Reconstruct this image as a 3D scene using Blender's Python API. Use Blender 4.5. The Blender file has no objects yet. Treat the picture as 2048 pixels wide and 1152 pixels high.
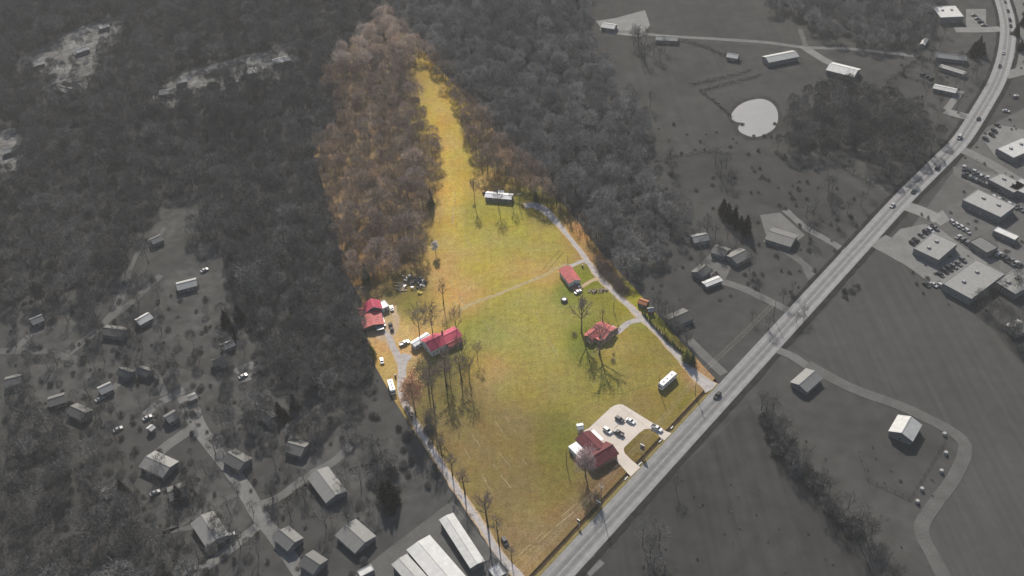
import bpy, math, random
import numpy as np
from mathutils import Matrix, Vector
from mathutils.geometry import delaunay_2d_cdt
R = math.radians
rng = random.Random(7)
S = bpy.context.scene
COL = S.collection

# ------------------------------------------------------------------ camera
FPX, PITCH, ROLL, H = 2000.0, R(40), R(3.5), 360.0
_f = np.array([0, math.cos(PITCH), -math.sin(PITCH)]); _r0 = np.array([1., 0, 0]); _u0 = np.cross(_r0, _f)
_r = math.cos(ROLL) * _r0 - math.sin(ROLL) * _u0
_u = math.sin(ROLL) * _r0 + math.cos(ROLL) * _u0
cam = bpy.data.cameras.new('camera'); cam_o = bpy.data.objects.new('camera', cam); COL.objects.link(cam_o)
cam.sensor_fit = 'HORIZONTAL'; cam.sensor_width = 36; cam.lens = 36 * FPX / 2048
cam.clip_start = 1; cam.clip_end = 20000
M = Matrix.Identity(4)
for i in range(3):
    M[i][0] = _r[i]; M[i][1] = _u[i]; M[i][2] = -_f[i]
M[2][3] = H
cam_o.matrix_world = M
S.camera = cam_o

# ------------------------------------------------------------------ light
SUN_EL, SUN_AZ = R(35.5), R(-5)          # the sun stands ahead of the camera, a little to its left
w = bpy.data.worlds.new('World'); S.world = w; w.use_nodes = True
nt = w.node_tree; bg = nt.nodes['Background']
sky = nt.nodes.new('ShaderNodeTexSky'); sky.sky_type = 'NISHITA'; sky.sun_disc = False
sky.sun_elevation = SUN_EL; sky.sun_rotation = SUN_AZ; sky.altitude = 300; sky.air_density = 1.0; sky.dust_density = 2.0
nt.links.new(sky.outputs[0], bg.inputs[0]); bg.inputs[1].default_value = 0.085
sl = bpy.data.lights.new('sun', 'SUN'); sl.energy = 4.6; sl.angle = R(0.53); sl.color = (1, .93, .82)
so = bpy.data.objects.new('sun', sl); COL.objects.link(so)
sd = Vector((math.sin(SUN_AZ) * math.cos(SUN_EL), math.cos(SUN_AZ) * math.cos(SUN_EL), math.sin(SUN_EL)))
so.rotation_euler = sd.to_track_quat('Z', 'Y').to_euler()
S.view_settings.view_transform = 'Standard'; S.view_settings.look = 'None'
S.view_settings.exposure = 0.45; S.view_settings.gamma = 1
S.view_settings.use_curve_mapping = False
S.render.engine = 'CYCLES'
S.cycles.use_denoising = True
S.cycles.max_bounces = 5; S.cycles.diffuse_bounces = 2; S.cycles.glossy_bounces = 2; S.cycles.transparent_max_bounces = 6
S.cycles.volume_bounces = 0

# ------------------------------------------------------------------ helpers
def P(x, y, z=0.0):
    """ground point (at height z) that stands under a spot of the survey picture, 2048 x 1152"""
    d = _f + (x - 1024) / FPX * _r - (y - 576) / FPX * _u
    t = (z - H) / d[2]
    return np.array([d[0] * t, d[1] * t, z])
def proj(p):
    q = np.asarray(p, float) - np.array([0, 0, H]); ww = q @ _f
    return 1024 + FPX * (q @ _r) / ww, 576 - FPX * (q @ _u) / ww
def height_between(base, top):
    b = P(*base); lo, hi = 0., 60.
    for _ in range(30):
        m = (lo + hi) / 2
        if proj(b + np.array([0, 0, m]))[1] > top[1]: lo = m
        else: hi = m
    return lo
def inside(poly, x, y):
    """vectorised point in polygon"""
    x = np.asarray(x); y = np.asarray(y); c = np.zeros(x.shape, bool); n = len(poly)
    for i in range(n):
        x0, y0 = poly[i][:2]; x1, y1 = poly[(i + 1) % n][:2]
        if y0 == y1: continue
        m = ((y0 > y) != (y1 > y)) & (x < (x1 - x0) * (y - y0) / (y1 - y0) + x0)
        c ^= m
    return c
def lin(c):
    return tuple((v / 255 / 12.92 if v / 255 <= .04045 else ((v / 255 + .055) / 1.055) ** 2.4) for v in c)
def props(o, label=None, cat=None, group=None, kind=None):
    if label: o['label'] = label
    if cat: o['category'] = cat
    if group: o['group'] = group
    if kind: o['kind'] = kind
    return o
def empty(name, loc, rz=0.0, label=None, cat=None, group=None, scale=None):
    o = bpy.data.objects.new(name, None); COL.objects.link(o)
    o.location = loc; o.rotation_euler = (0, 0, rz); o.empty_display_size = .2
    if scale is not None: o.scale = scale
    return props(o, label, cat, group)
def link(name, me, parent=None):
    o = bpy.data.objects.new(name, me); COL.objects.link(o)
    if parent is not None: o.parent = parent
    return o

class MB:
    """collects shapes for one mesh"""
    def __init__(s): s.v = []; s.f = []
    def add(s, vs, fs):
        n = len(s.v); s.v += [tuple(map(float, p)) for p in vs]; s.f += [tuple(i + n for i in f) for f in fs]; return s
    def box(s, c, d, rz=0.0, ry=0.0):
        x, y, z = d[0] / 2, d[1] / 2, d[2] / 2
        vs = []
        for a in (-1, 1):
            for b in (-1, 1):
                for e in (-1, 1):
                    X, Y, Z = a * x, b * y, e * z
                    if ry: X, Z = X * math.cos(ry) + Z * math.sin(ry), -X * math.sin(ry) + Z * math.cos(ry)
                    if rz: X, Y = X * math.cos(rz) - Y * math.sin(rz), X * math.sin(rz) + Y * math.cos(rz)
                    vs.append((X + c[0], Y + c[1], Z + c[2]))
        return s.add(vs, [(0, 1, 3, 2), (4, 6, 7, 5), (0, 4, 5, 1), (2, 3, 7, 6), (0, 2, 6, 4), (1, 5, 7, 3)])
    def prism(s, prof, y0, y1, y0t=None, y1t=None, zt=None):
        """profile in x,z pushed along y; optional narrowing for points above zt"""
        n = len(prof); vs = []
        for (x, z) in prof: vs.append((x, y0t if zt is not None and z > zt else y0, z))
        for (x, z) in prof: vs.append((x, y1t if zt is not None and z > zt else y1, z))
        fs = [tuple(range(n)), tuple(range(2 * n - 1, n - 1, -1))]
        fs += [(i, i + n, (i + 1) % n + n, (i + 1) % n) for i in range(n)]
        return s.add(vs, fs)
    def tube(s, pts, rad, k=5):
        pts = [np.array(p, float) for p in pts]; n = len(pts)
        vs = []; fs = []
        for i, p in enumerate(pts):
            d = pts[min(i + 1, n - 1)] - pts[max(i - 1, 0)]; d /= (np.linalg.norm(d) + 1e-9)
            a = np.cross(d, [0.3, .2, 1.] if abs(d[2]) < .9 else [1., 0, 0]); a /= np.linalg.norm(a); b = np.cross(d, a)
            r = rad[i] if hasattr(rad, '__len__') else rad
            for j in range(k):
                t = 2 * math.pi * j / k; vs.append(p + r * (math.cos(t) * a + math.sin(t) * b))
        for i in range(n - 1):
            for j in range(k):
                fs.append((i * k + j, i * k + (j + 1) % k, (i + 1) * k + (j + 1) % k, (i + 1) * k + j))
        fs.append(tuple(range(k - 1, -1, -1))); fs.append(tuple((n - 1) * k + j for j in range(k)))
        return s.add(vs, fs)
    def mesh(s, name, mat=None, smooth=False):
        me = bpy.data.meshes.new(name); me.from_pydata(s.v, [], s.f); me.update()
        if mat: me.materials.append(mat)
        if smooth: me.shade_smooth()
        return me
    def build(s, name, mat, parent=None, smooth=False):
        return link(name, s.mesh(name, mat, smooth), parent)

# ------------------------------------------------------------------ materials
_mats = {}
def mat(name, col, rough=.85, var=.18, scale=.6, metal=0.0, spec=.3, rand=0.0, bump=0.0, trans=0.0, coord='Object', scale2=None, rows=None):
    if name in _mats: return _mats[name]
    m = bpy.data.materials.new(name); m.use_nodes = True; t = m.node_tree; N = t.nodes; L = t.links
    b = N['Principled BSDF']; b.inputs['Roughness'].default_value = rough; b.inputs['Metallic'].default_value = metal
    b.inputs['Specular IOR Level'].default_value = spec
    tc = N.new('ShaderNodeTexCoord') if coord == 'Object' else N.new('ShaderNodeNewGeometry')
    co = tc.outputs['Object'] if coord == 'Object' else tc.outputs['Position']
    nz = N.new('ShaderNodeTexNoise'); nz.inputs['Scale'].default_value = scale; nz.inputs['Detail'].default_value = 6
    L.new(co, nz.inputs['Vector'])
    mr = N.new('ShaderNodeMapRange'); mr.inputs[1].default_value = .25; mr.inputs[2].default_value = .75
    mr.inputs[3].default_value = 1 - var; mr.inputs[4].default_value = 1 + var
    L.new(nz.outputs['Fac'], mr.inputs[0]); val = mr.outputs[0]
    if scale2:
        n2 = N.new('ShaderNodeTexNoise'); n2.inputs['Scale'].default_value = scale2; n2.inputs['Detail'].default_value = 4
        L.new(co, n2.inputs['Vector'])
        m2 = N.new('ShaderNodeMapRange'); m2.inputs[1].default_value = .25; m2.inputs[2].default_value = .75
        m2.inputs[3].default_value = 1 - var; m2.inputs[4].default_value = 1 + var
        L.new(n2.outputs['Fac'], m2.inputs[0])
        mm = N.new('ShaderNodeMath'); mm.operation = 'MULTIPLY'; L.new(val, mm.inputs[0]); L.new(m2.outputs[0], mm.inputs[1]); val = mm.outputs[0]
    if rows:
        mp = N.new('ShaderNodeMapping'); mp.inputs['Rotation'].default_value = (0, 0, rows[0]); mp.inputs['Scale'].default_value = (1, .03, 1); L.new(co, mp.inputs['Vector'])
        n4 = N.new('ShaderNodeTexNoise'); n4.inputs['Scale'].default_value = rows[1]; n4.inputs['Detail'].default_value = 3; L.new(mp.outputs[0], n4.inputs['Vector'])
        m4 = N.new('ShaderNodeMapRange'); m4.inputs[1].default_value = .3; m4.inputs[2].default_value = .7; m4.inputs[3].default_value = 1 - rows[2]; m4.inputs[4].default_value = 1 + rows[2]; L.new(n4.outputs['Fac'], m4.inputs[0])
        mm = N.new('ShaderNodeMath'); mm.operation = 'MULTIPLY'; L.new(val, mm.inputs[0]); L.new(m4.outputs[0], mm.inputs[1]); val = mm.outputs[0]
    if rand:
        oi = N.new('ShaderNodeObjectInfo'); m3 = N.new('ShaderNodeMapRange'); m3.inputs[3].default_value = 1 - rand; m3.inputs[4].default_value = 1 + rand
        L.new(oi.outputs['Random'], m3.inputs[0])
        mm = N.new('ShaderNodeMath'); mm.operation = 'MULTIPLY'; L.new(val, mm.inputs[0]); L.new(m3.outputs[0], mm.inputs[1]); val = mm.outputs[0]
    mx = N.new('ShaderNodeVectorMath'); mx.operation = 'SCALE'
    if isinstance(col, list):            # a ramp of colours picked per object
        oi = N.new('ShaderNodeObjectInfo'); cr = N.new('ShaderNodeValToRGB'); cr.color_ramp.interpolation = 'LINEAR'
        e = cr.color_ramp.elements
        while len(e) < len(col): e.new(.5)
        for i, c in enumerate(col): e[i].position = i / (len(col) - 1); e[i].color = (*c, 1)
        L.new(oi.outputs['Random'], cr.inputs[0]); L.new(cr.outputs[0], mx.inputs[0])
    elif col == 'ATTR':
        at = N.new('ShaderNodeAttribute'); at.attribute_name = 'Col'; L.new(at.outputs['Color'], mx.inputs[0])
    else: mx.inputs[0].default_value = col[:3]
    L.new(val, mx.inputs['Scale']); L.new(mx.outputs[0], b.inputs['Base Color'])
    if bump:
        bp = N.new('ShaderNodeBump'); bp.inputs['Strength'].default_value = 1; bp.inputs['Distance'].default_value = bump
        nb = N.new('ShaderNodeTexNoise'); nb.inputs['Scale'].default_value = scale * 2; nb.inputs['Detail'].default_value = 3
        L.new(co, nb.inputs['Vector']); L.new(nb.outputs['Fac'], bp.inputs['Height']); L.new(bp.outputs[0], b.inputs['Normal'])
    _mats[name] = m; return m
def G(v, name=None, **k):
    """a plain grey surface of the surroundings"""
    return mat(name or 'grey_%03d' % round(v * 1000), (v * 1.005, v, v * .97), **k)

# ------------------------------------------------------------------ the parcel outline
HWY_A, HWY_B = P(1104, 1127), P(1787, 393)
hdir = (HWY_B - HWY_A)[:2]; hdir /= np.linalg.norm(hdir); hperp = np.array([-hdir[1], hdir[0]])      # hperp points into the parcel
def along_highway(t, off, z=0.0):
    p = HWY_A[:2] + hdir * t + hperp * off; return np.array([p[0], p[1], z])
def t_of(px): return float((P(*px)[:2] - HWY_A[:2]) @ hdir)
T0, T1 = t_of((1050, 1184)), t_of((1436, 769))
left_px = [(1046, 1176), (1034, 1147), (1000, 1102), (920, 1003), (840, 882), (790, 803), (752, 735), (735, 680), (715, 590), (690, 540), (660, 420),
           (626, 305), (672, 245), (673, 215), (683, 203), (636, 160), (771, 17), (832, 77), (912, 173), (1012, 287), (1057, 340),
           (1113, 396), (1154, 441), (1198, 500), (1229, 534), (1275, 583), (1324, 640), (1375, 697), (1404, 729), (1430, 757)]
PARCEL_PX = left_px + [(1436, 769), (1056, 1184)]
VERGE, DITCH = .8, 3.8
outer_loop = [P(*p) for p in left_px] + [along_highway(T1, 0), along_highway(T0, 0)]
parcel_loop = [P(*p) for p in left_px] + [along_highway(T1, DITCH), along_highway(T0, DITCH)]

# ground colour of the parcel: kinds of grass, straw and bare earth (x, y, rx, ry, sRGB)
BLOBS = [
 (890, 215, 40, 70, (190, 168, 82)), (905, 280, 30, 60, (196, 172, 88)), (880, 300, 14, 110, (196, 162, 100)), (930, 330, 30, 30, (190, 172, 82)), (905, 400, 16, 60, (206, 180, 96)),
 (960, 365, 40, 20, (186, 156, 96)), (975, 425, 60, 25, (160, 158, 74)), (1000, 480, 90, 35, (170, 160, 84)), (950, 500, 40, 60, (178, 164, 88)),
 (890, 560, 40, 60, (196, 164, 104)), (925, 600, 40, 25, (204, 160, 110)), (870, 640, 30, 30, (186, 162, 96)), (840, 610, 30, 30, (158, 144, 80)),
 (1060, 545, 50, 22, (184, 154, 100)), (1010, 560, 50, 25, (172, 160, 86)), (1100, 500, 40, 25, (166, 156, 86)), (1030, 610, 60, 30, (166, 160, 90)),
 (960, 650, 40, 40, (140, 146, 72)), (1010, 680, 60, 40, (162, 157, 88)), (1090, 690, 50, 60, (160, 154, 86)), (975, 735, 34, 22, (186, 152, 104)),
 (1050, 760, 60, 40, (156, 142, 84)), (1130, 770, 50, 35, (152, 144, 78)), (940, 720, 30, 30, (142, 136, 74)), (900, 720, 25, 40, (116, 112, 64)),
 (880, 790, 40, 40, (120, 112, 72)), (950, 830, 60, 40, (136, 122, 80)), (1000, 880, 70, 50, (134, 118, 82)), (1020, 780, 40, 30, (150, 136, 80)),
 (960, 930, 40, 60, (140, 124, 80)), (1040, 980, 70, 60, (128, 114, 76)), (1120, 880, 40, 60, (118, 118, 58)), (1110, 960, 40, 40, (124, 116, 62)),
 (1080, 1020, 60, 40, (144, 126, 86)), (1060, 1080, 50, 40, (140, 122, 92)), (1140, 1040, 30, 30, (134, 114, 86)), (1200, 950, 30, 40, (128, 104, 78)),
 (1190, 820, 30, 30, (148, 138, 78)), (1210, 760, 50, 30, (142, 138, 72)), (1260, 720, 50, 40, (150, 138, 78)), (1310, 700, 40, 40, (142, 132, 70)),
 (1310, 790, 40, 30, (146, 130, 78)), (1360, 800, 40, 30, (128, 122, 58)), (1300, 850, 40, 30, (138, 124, 74)), (1275, 885, 25, 25, (118, 106, 64)),
 (1230, 690, 25, 25, (166, 150, 86)), (1150, 620, 40, 30, (148, 146, 76)), (1215, 610, 30, 40, (138, 134, 66)), (1195, 575, 22, 14, (132, 140, 50)),
 (1170, 545, 18, 12, (128, 138, 52)), (1135, 590, 16, 16, (116, 130, 56)), (1165, 690, 25, 30, (110, 124, 50)), (1170, 470, 30, 40, (172, 134, 92)),
 (1215, 530, 30, 30, (136, 112, 82)), (1275, 600, 30, 30, (150, 148, 66)), (1320, 640, 30, 20, (128, 136, 54)), (1100, 420, 40, 20, (132, 120, 66)), (1050, 400, 30, 14, (146, 142, 74)),
 (775, 690, 30, 30, (208, 172, 126)), (765, 740, 25, 40, (190, 164, 104)), (760, 650, 30, 25, (194, 174, 142)), (850, 672, 20, 20, (204, 168, 112)), (815, 670, 20, 20, (204, 172, 116)), (812, 575, 35, 20, (118, 108, 74)),
 (790, 585, 30, 22, (130, 118, 72)), (820, 605, 16, 22, (120, 124, 60)), (1395, 750, 20, 20, (170, 136, 104)), (1060, 1130, 25, 18, (158, 134, 98)),
 (700, 300, 60, 160, (142, 123, 98)), (760, 130, 70, 90, (124, 114, 102)), (800, 420, 60, 120, (134, 117, 94)), (990, 290, 60, 60, (140, 121, 96)), (870, 135, 25, 25, (176, 150, 78)), (730, 520, 40, 50, (140, 112, 78)),
]
def parcel_colour(px, py):
    px = np.asarray(px, float); py = np.asarray(py, float)
    wsum = np.full(px.shape, 1e-3); c = np.zeros(px.shape + (3,)) + 1e-3 * np.array(lin((150, 138, 78)))
    for (x, y, rx, ry, col) in BLOBS:
        q = ((px - x) / (rx * .8)) ** 2 + ((py - y) / (ry * .8)) ** 2
        k = np.exp(-q / 2) * 900 / (rx * ry) ** .5
        wsum += k; c += k[..., None] * np.array(lin(col))
    return c / wsum[..., None] / 1.45 * np.array([1.04, 1.0, .88])

def cdt_mesh(points, loops, keep, z):
    """triangulated sheet: loops are edge loops, keep(cx, cy) says which triangles stay"""
    vs = [Vector((float(p[0]), float(p[1]))) for p in points]; ed = []
    for lp in loops:
        n0 = len(vs); vs += [Vector((float(p[0]), float(p[1]))) for p in lp]; n = len(lp)
        ed += [(n0 + i, n0 + (i + 1) % n) for i in range(n)]
    ov, oe, of, *_ = delaunay_2d_cdt(vs, ed, [], 0, 1e-4)
    V = np.array([[v.x, v.y, z] for v in ov]); F = np.array([f[:3] for f in of])
    c = V[F].mean(1); k = keep(c[:, 0], c[:, 1]); F = F[k]
    a, b, d = V[F[:, 0]], V[F[:, 1]], V[F[:, 2]]
    cr = (b[:, 0] - a[:, 0]) * (d[:, 1] - a[:, 1]) - (b[:, 1] - a[:, 1]) * (d[:, 0] - a[:, 0])
    F[cr < 0] = F[cr < 0][:, ::-1]
    return V, F

# surrounding ground: one sheet to the horizon with the parcel left open
big = [(-9000, -3000), (9000, -3000), (9000, 15000), (-9000, 15000)]
V, F = cdt_mesh([], [big, outer_loop], lambda x, y: ~inside(outer_loop, x, y), 0)
me = bpy.data.meshes.new('ground'); me.from_pydata(V.tolist(), [], F.tolist()); me.materials.append(
    G(.058, 'outer_grass', coord='Pos', scale=.018, var=.22, scale2=.12, rough=1, spec=0)); props(link('ground', me), kind='structure')

# parcel field
xs = [p[0] for p in parcel_loop]; ys = [p[1] for p in parcel_loop]
gx, gy = np.meshgrid(np.arange(min(xs), max(xs), 3.2), np.arange(min(ys), max(ys), 3.2)); gx = gx.ravel(); gy = gy.ravel()
nr = np.random.RandomState(3); gx += nr.uniform(-.9, .9, gx.shape); gy += nr.uniform(-.9, .9, gy.shape)
k = inside(parcel_loop, gx, gy)
V, F = cdt_mesh(np.stack([gx[k], gy[k]], 1), [parcel_loop], lambda x, y: inside(parcel_loop, x, y), 0)
me = bpy.data.meshes.new('parcel_field'); me.from_pydata(V.tolist(), [], F.tolist())
PX, PY = proj_all = (lambda q: (1024 + FPX * (q @ _r) / (q @ _f), 576 - FPX * (q @ _u) / (q @ _f)))(V - np.array([0, 0, H]))
cols = parcel_colour(PX, PY)
ca = me.color_attributes.new('Col', 'FLOAT_COLOR', 'POINT')
ca.data.foreach_set('color', np.concatenate([cols, np.ones((len(cols), 1))], 1).astype(np.float32).ravel())

def field_material():
    m = bpy.data.materials.new('meadow_grass'); m.use_nodes = True; t = m.node_tree; N = t.nodes; L = t.links
    b = N['Principled BSDF']; b.inputs['Roughness'].default_value = 1; b.inputs['Specular IOR Level'].default_value = 0.0
    g = N.new('ShaderNodeNewGeometry'); at = N.new('ShaderNodeAttribute'); at.attribute_name = 'Col'
    def noise(s, d=5, vec=None, dist=0):
        n = N.new('ShaderNodeTexNoise'); n.inputs['Scale'].default_value = s; n.inputs['Detail'].default_value = d; n.inputs['Distortion'].default_value = dist
        L.new(vec or g.outputs['Position'], n.inputs['Vector']); return n.outputs['Fac']
    def rmap(v, a, c, lo=.3, hi=.7):
        n = N.new('ShaderNodeMapRange'); n.inputs[1].default_value = lo; n.inputs[2].default_value = hi; n.inputs[3].default_value = a; n.inputs[4].default_value = c
        L.new(v, n.inputs[0]); return n.outputs[0]
    def mul(a, c):
        n = N.new('ShaderNodeMath'); n.operation = 'MULTIPLY'; L.new(a, n.inputs[0]); L.new(c, n.inputs[1]); return n.outputs[0]
    # mown stripes that run beside the lane, broken up by noise
    mp = N.new('ShaderNodeMapping'); mp.inputs['Rotation'].default_value = (0, 0, R(31)); mp.inputs['Scale'].default_value = (1, .035, 1)
    L.new(g.outputs['Position'], mp.inputs['Vector'])
    streak = noise(.55, 4, mp.outputs[0])
    mp2 = N.new('ShaderNodeMapping'); mp2.inputs['Rotation'].default_value = (0, 0, R(-52)); mp2.inputs['Scale'].default_value = (1, .05, 1)
    L.new(g.outputs['Position'], mp2.inputs['Vector']); streak2 = noise(.4, 3, mp2.outputs[0])
    v = mul(rmap(noise(.035), .93, 1.07), rmap(noise(.3, 3), .86, 1.14))
    v = mul(v, rmap(noise(.95, 1), .82, 1.18)); v = mul(v, rmap(streak, .95, 1.06)); v = mul(v, rmap(streak2, .98, 1.02))
    v = mul(v, rmap(noise(2.2, 0), .86, 1.14))
    sc = N.new('ShaderNodeVectorMath'); sc.operation = 'SCALE'
    hs = N.new('ShaderNodeHueSaturation'); L.new(at.outputs['Color'], hs.inputs['Color'])
    L.new(rmap(noise(.09, 6, None, .6), .488, .512), hs.inputs['Hue']); L.new(rmap(noise(.05, 5), .92, 1.06), hs.inputs['Saturation'])
    L.new(hs.outputs[0], sc.inputs[0]); L.new(v, sc.inputs['Scale']); L.new(sc.outputs[0], b.inputs['Base Color'])
    bp = N.new('ShaderNodeBump'); bp.inputs['Strength'].default_value = .6; bp.inputs['Distance'].default_value = .25
    L.new(noise(.8, 5), bp.inputs['Height']); L.new(bp.outputs[0], b.inputs['Normal'])
    return m
me.materials.append(field_material()); props(link('parcel_field', me), kind='structure')

# roadside ditch and verge
me_v = []; me_f = []; n = 60
prof = [(DITCH, 0, 0), (3.0, -.66, 1), (2.2, -.85, 1), (1.5, -.35, 2), (VERGE, .02, 2), (.05, .02, 2)]
for i in range(n + 1):
    t = T0 + (T1 - T0) * i / n
    for j, (o, z, kk) in enumerate(prof):
        e = rng.uniform(-.12, .12) if 0 < j < 5 else 0
        me_v.append(tuple(along_highway(t, o + e, z + e * .4 if 0 < j < 4 else z)))
for i in range(n):
    for j in range(len(prof) - 1):
        a = i * len(prof) + j; me_f.append((a, a + 1, a + 1 + len(prof), a + len(prof)))
me = bpy.data.meshes.new('roadside_ditch'); me.from_pydata(me_v, [], me_f)
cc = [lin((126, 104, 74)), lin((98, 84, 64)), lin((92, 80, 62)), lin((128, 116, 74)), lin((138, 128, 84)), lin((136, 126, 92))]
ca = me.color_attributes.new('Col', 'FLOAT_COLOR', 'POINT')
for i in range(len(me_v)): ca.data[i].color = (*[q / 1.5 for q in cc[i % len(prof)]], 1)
me.materials.append(mat('verge_grass', 'ATTR', coord='Pos', scale=.7, var=.25, rough=1, spec=0)); props(link('roadside_ditch', me), kind='structure')

# ------------------------------------------------------------------ sheets and strips
_sh = [0]
def sheet(name, px, m, z, ground=True, soft=False):
    if soft:
        q = [np.array(p, float) for p in px]; n_ = len(q); px = []
        for i in range(n_):
            a, b, c, d = q[i - 1], q[i], q[(i + 1) % n_], q[(i + 2) % n_]
            for k in range(5):
                t = k / 5; px.append(tuple(.5 * (2 * b + (c - a) * t + (2 * a - 5 * b + 4 * c - d) * t * t + (3 * b - a - 3 * c + d) * t ** 3)))
    _sh[0] += 1; z += .0011 * (_sh[0] % 12) if name in ('lawn', 'pasture', 'crop_field', 'clearing', 'woodland_floor', 'yard_paving') else 0
    lp = [P(*p) for p in px]
    V, F = cdt_mesh([], [lp], lambda x, y: inside(lp, x, y), z)
    me = bpy.data.meshes.new(name); me.from_pydata(V.tolist(), [], F.tolist()); me.materials.append(m)
    return props(link(name, me), kind='structure')
def smooth_line(pts, step=3.0):
    pts = [np.array(p[:2], float) for p in pts]; out = []
    q = [2 * pts[0] - pts[1]] + pts + [2 * pts[-1] - pts[-2]]
    for i in range(1, len(q) - 2):
        n = max(2, int(np.linalg.norm(q[i + 1] - q[i]) / step))
        for k in range(n):
            t = k / n
            out.append(.5 * (2 * q[i] + (q[i + 1] - q[i - 1]) * t + (2 * q[i - 1] - 5 * q[i] + 4 * q[i + 1] - q[i + 2]) * t * t + (3 * q[i] - q[i - 1] - 3 * q[i + 1] + q[i + 2]) * t ** 3))
    out.append(pts[-1]); return np.array(out)
def strip_mesh(name, line, width, z, m, cuts=1, jag=0.0, off=0.0):
    line = np.asarray(line); d = np.gradient(line, axis=0); d /= np.linalg.norm(d, axis=1)[:, None] + 1e-9
    pr = np.stack([-d[:, 1], d[:, 0]], 1); n = len(line)
    wd = np.asarray(width, float) if hasattr(width, '__len__') else np.full(n, width)
    if len(wd) != n: wd = np.interp(np.linspace(0, 1, n), np.linspace(0, 1, len(wd)), wd)
    s = np.concatenate([[0], np.cumsum(np.linalg.norm(np.diff(line, axis=0), axis=1))])
    vs = []; uv = []; fs = []
    for i in range(n):
        for j in range(cuts + 1):
            t = j / cuts - .5; e = rng.uniform(-jag, jag) if j in (0, cuts) else 0
            p = line[i] + pr[i] * (t * wd[i] + e + off); vs.append((p[0], p[1], z)); uv.append((t + .5, s[i]))
    for i in range(n - 1):
        for j in range(cuts):
            a = i * (cuts + 1) + j; fs.append((a + cuts + 1, a + cuts + 2, a + 1, a)[::-1])
    me = bpy.data.meshes.new(name); me.from_pydata(vs, [], fs); ul = me.uv_layers.new(name='UVMap')
    for lp in me.loops: ul.data[lp.index].uv = uv[lp.vertex_index]
    me.materials.append(m); me.update()
    if me.polygons[0].normal.z < 0: me.flip_normals()
    return me
_lay = [0]
def road(name, px, width, m, z, jag=.15, step=3.0):
    _lay[0] += 1; z += .0031 * (_lay[0] % 40) if name == 'side_road' else 0
    return props(link(name, strip_mesh(name, smooth_line([P(*p) for p in px], step), width, z, m, jag=jag)), kind='structure')

# ---- highway
hw = [along_highway(t, -5.6) for t in (-170, -60, 0, 60, 130, 200, t_of((1700, 487)), t_of((1787, 393)))]
edge_px = [(1865, 318), (1907, 274), (1950, 207), (1977, 158), (1993, 110), (1999, 62), (1996, 30), (1988, 0), (1974, -40), (1950, -90)]
hw_line = smooth_line([p[:2] for p in hw] + [P(x + 17, y + 4)[:2] for x, y in edge_px], 5)
def highway_material():
    m = bpy.data.materials.new('worn_asphalt'); m.use_nodes = True; t = m.node_tree; N = t.nodes; L = t.links
    b = N['Principled BSDF']; b.inputs['Roughness'].default_value = .8; b.inputs['Specular IOR Level'].default_value = .25
    uv = N.new('ShaderNodeUVMap'); sp = N.new('ShaderNodeSeparateXYZ'); L.new(uv.outputs[0], sp.inputs[0])
    wob = N.new('ShaderNodeTexNoise'); wob.inputs['Scale'].default_value = .02; g = N.new('ShaderNodeNewGeometry'); L.new(g.outputs['Position'], wob.inputs['Vector'])
    ma = N.new('ShaderNodeMath'); ma.operation = 'MULTIPLY_ADD'; ma.inputs[1].default_value = .06; L.new(wob.outputs['Fac'], ma.inputs[0]); L.new(sp.outputs[0], ma.inputs[2])
    cr = N.new('ShaderNodeValToRGB'); e = cr.color_ramp.elements
    stops = [(0, .2), (.2, .225), (.30, .18), (.37, .125), (.44, .15), (.5, .165), (.57, .15), (.65, .122), (.72, .15), (.8, .195), (1, .2)]
    while len(e) < len(stops): e.new(.5)
    for i, (p, v) in enumerate(stops): e[i].position = p; e[i].color = (v, v, v, 1)
    L.new(ma.outputs[0], cr.inputs[0])
    nz = N.new('ShaderNodeTexNoise'); nz.inputs['Scale'].default_value = .3; nz.inputs['Detail'].default_value = 6; L.new(g.outputs['Position'], nz.inputs['Vector'])
    mr = N.new('ShaderNodeMapRange'); mr.inputs[1].default_value = .3; mr.inputs[2].default_value = .7; mr.inputs[3].default_value = .86; mr.inputs[4].default_value = 1.14; L.new(nz.outputs['Fac'], mr.inputs[0])
    sc = N.new('ShaderNodeVectorMath'); sc.operation = 'SCALE'; L.new(cr.outputs[0], sc.inputs[0]); L.new(mr.outputs[0], sc.inputs['Scale']); L.new(sc.outputs[0], b.inputs['Base Color'])
    return m
hw_o = props(link('highway', strip_mesh('highway', hw_line, 11.2, .20, highway_material(), cuts=4)), kind='structure')
paint = G(.30, 'worn_road_paint', coord='Pos', scale=.5, var=.3)
for nm, off in (('edge_line', 3.5), ('edge_line', -3.5), ('centre_line', .12), ('centre_line', -.12)):
    link(nm, strip_mesh(nm, hw_line, .14, .206, paint, off=off), hw_o)

ditch_shade_m = G(.028, 'ditch_shade', coord='Pos', scale=.2, var=.35, rough=1, spec=0)  # flat dark strips: the shade of a roadside ditch painted as colour
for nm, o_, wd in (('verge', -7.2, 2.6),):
    props(link(nm, strip_mesh(nm, hw_line, wd, .14, ditch_shade_m, off=o_, jag=.4)), kind='structure')
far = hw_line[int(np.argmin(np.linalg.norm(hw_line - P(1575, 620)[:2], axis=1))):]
props(link('verge', strip_mesh('verge', far, 2.2, .14, ditch_shade_m, off=7.0, jag=.4)), kind='structure')  # painted ditch shade again, left of the upper highway
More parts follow.
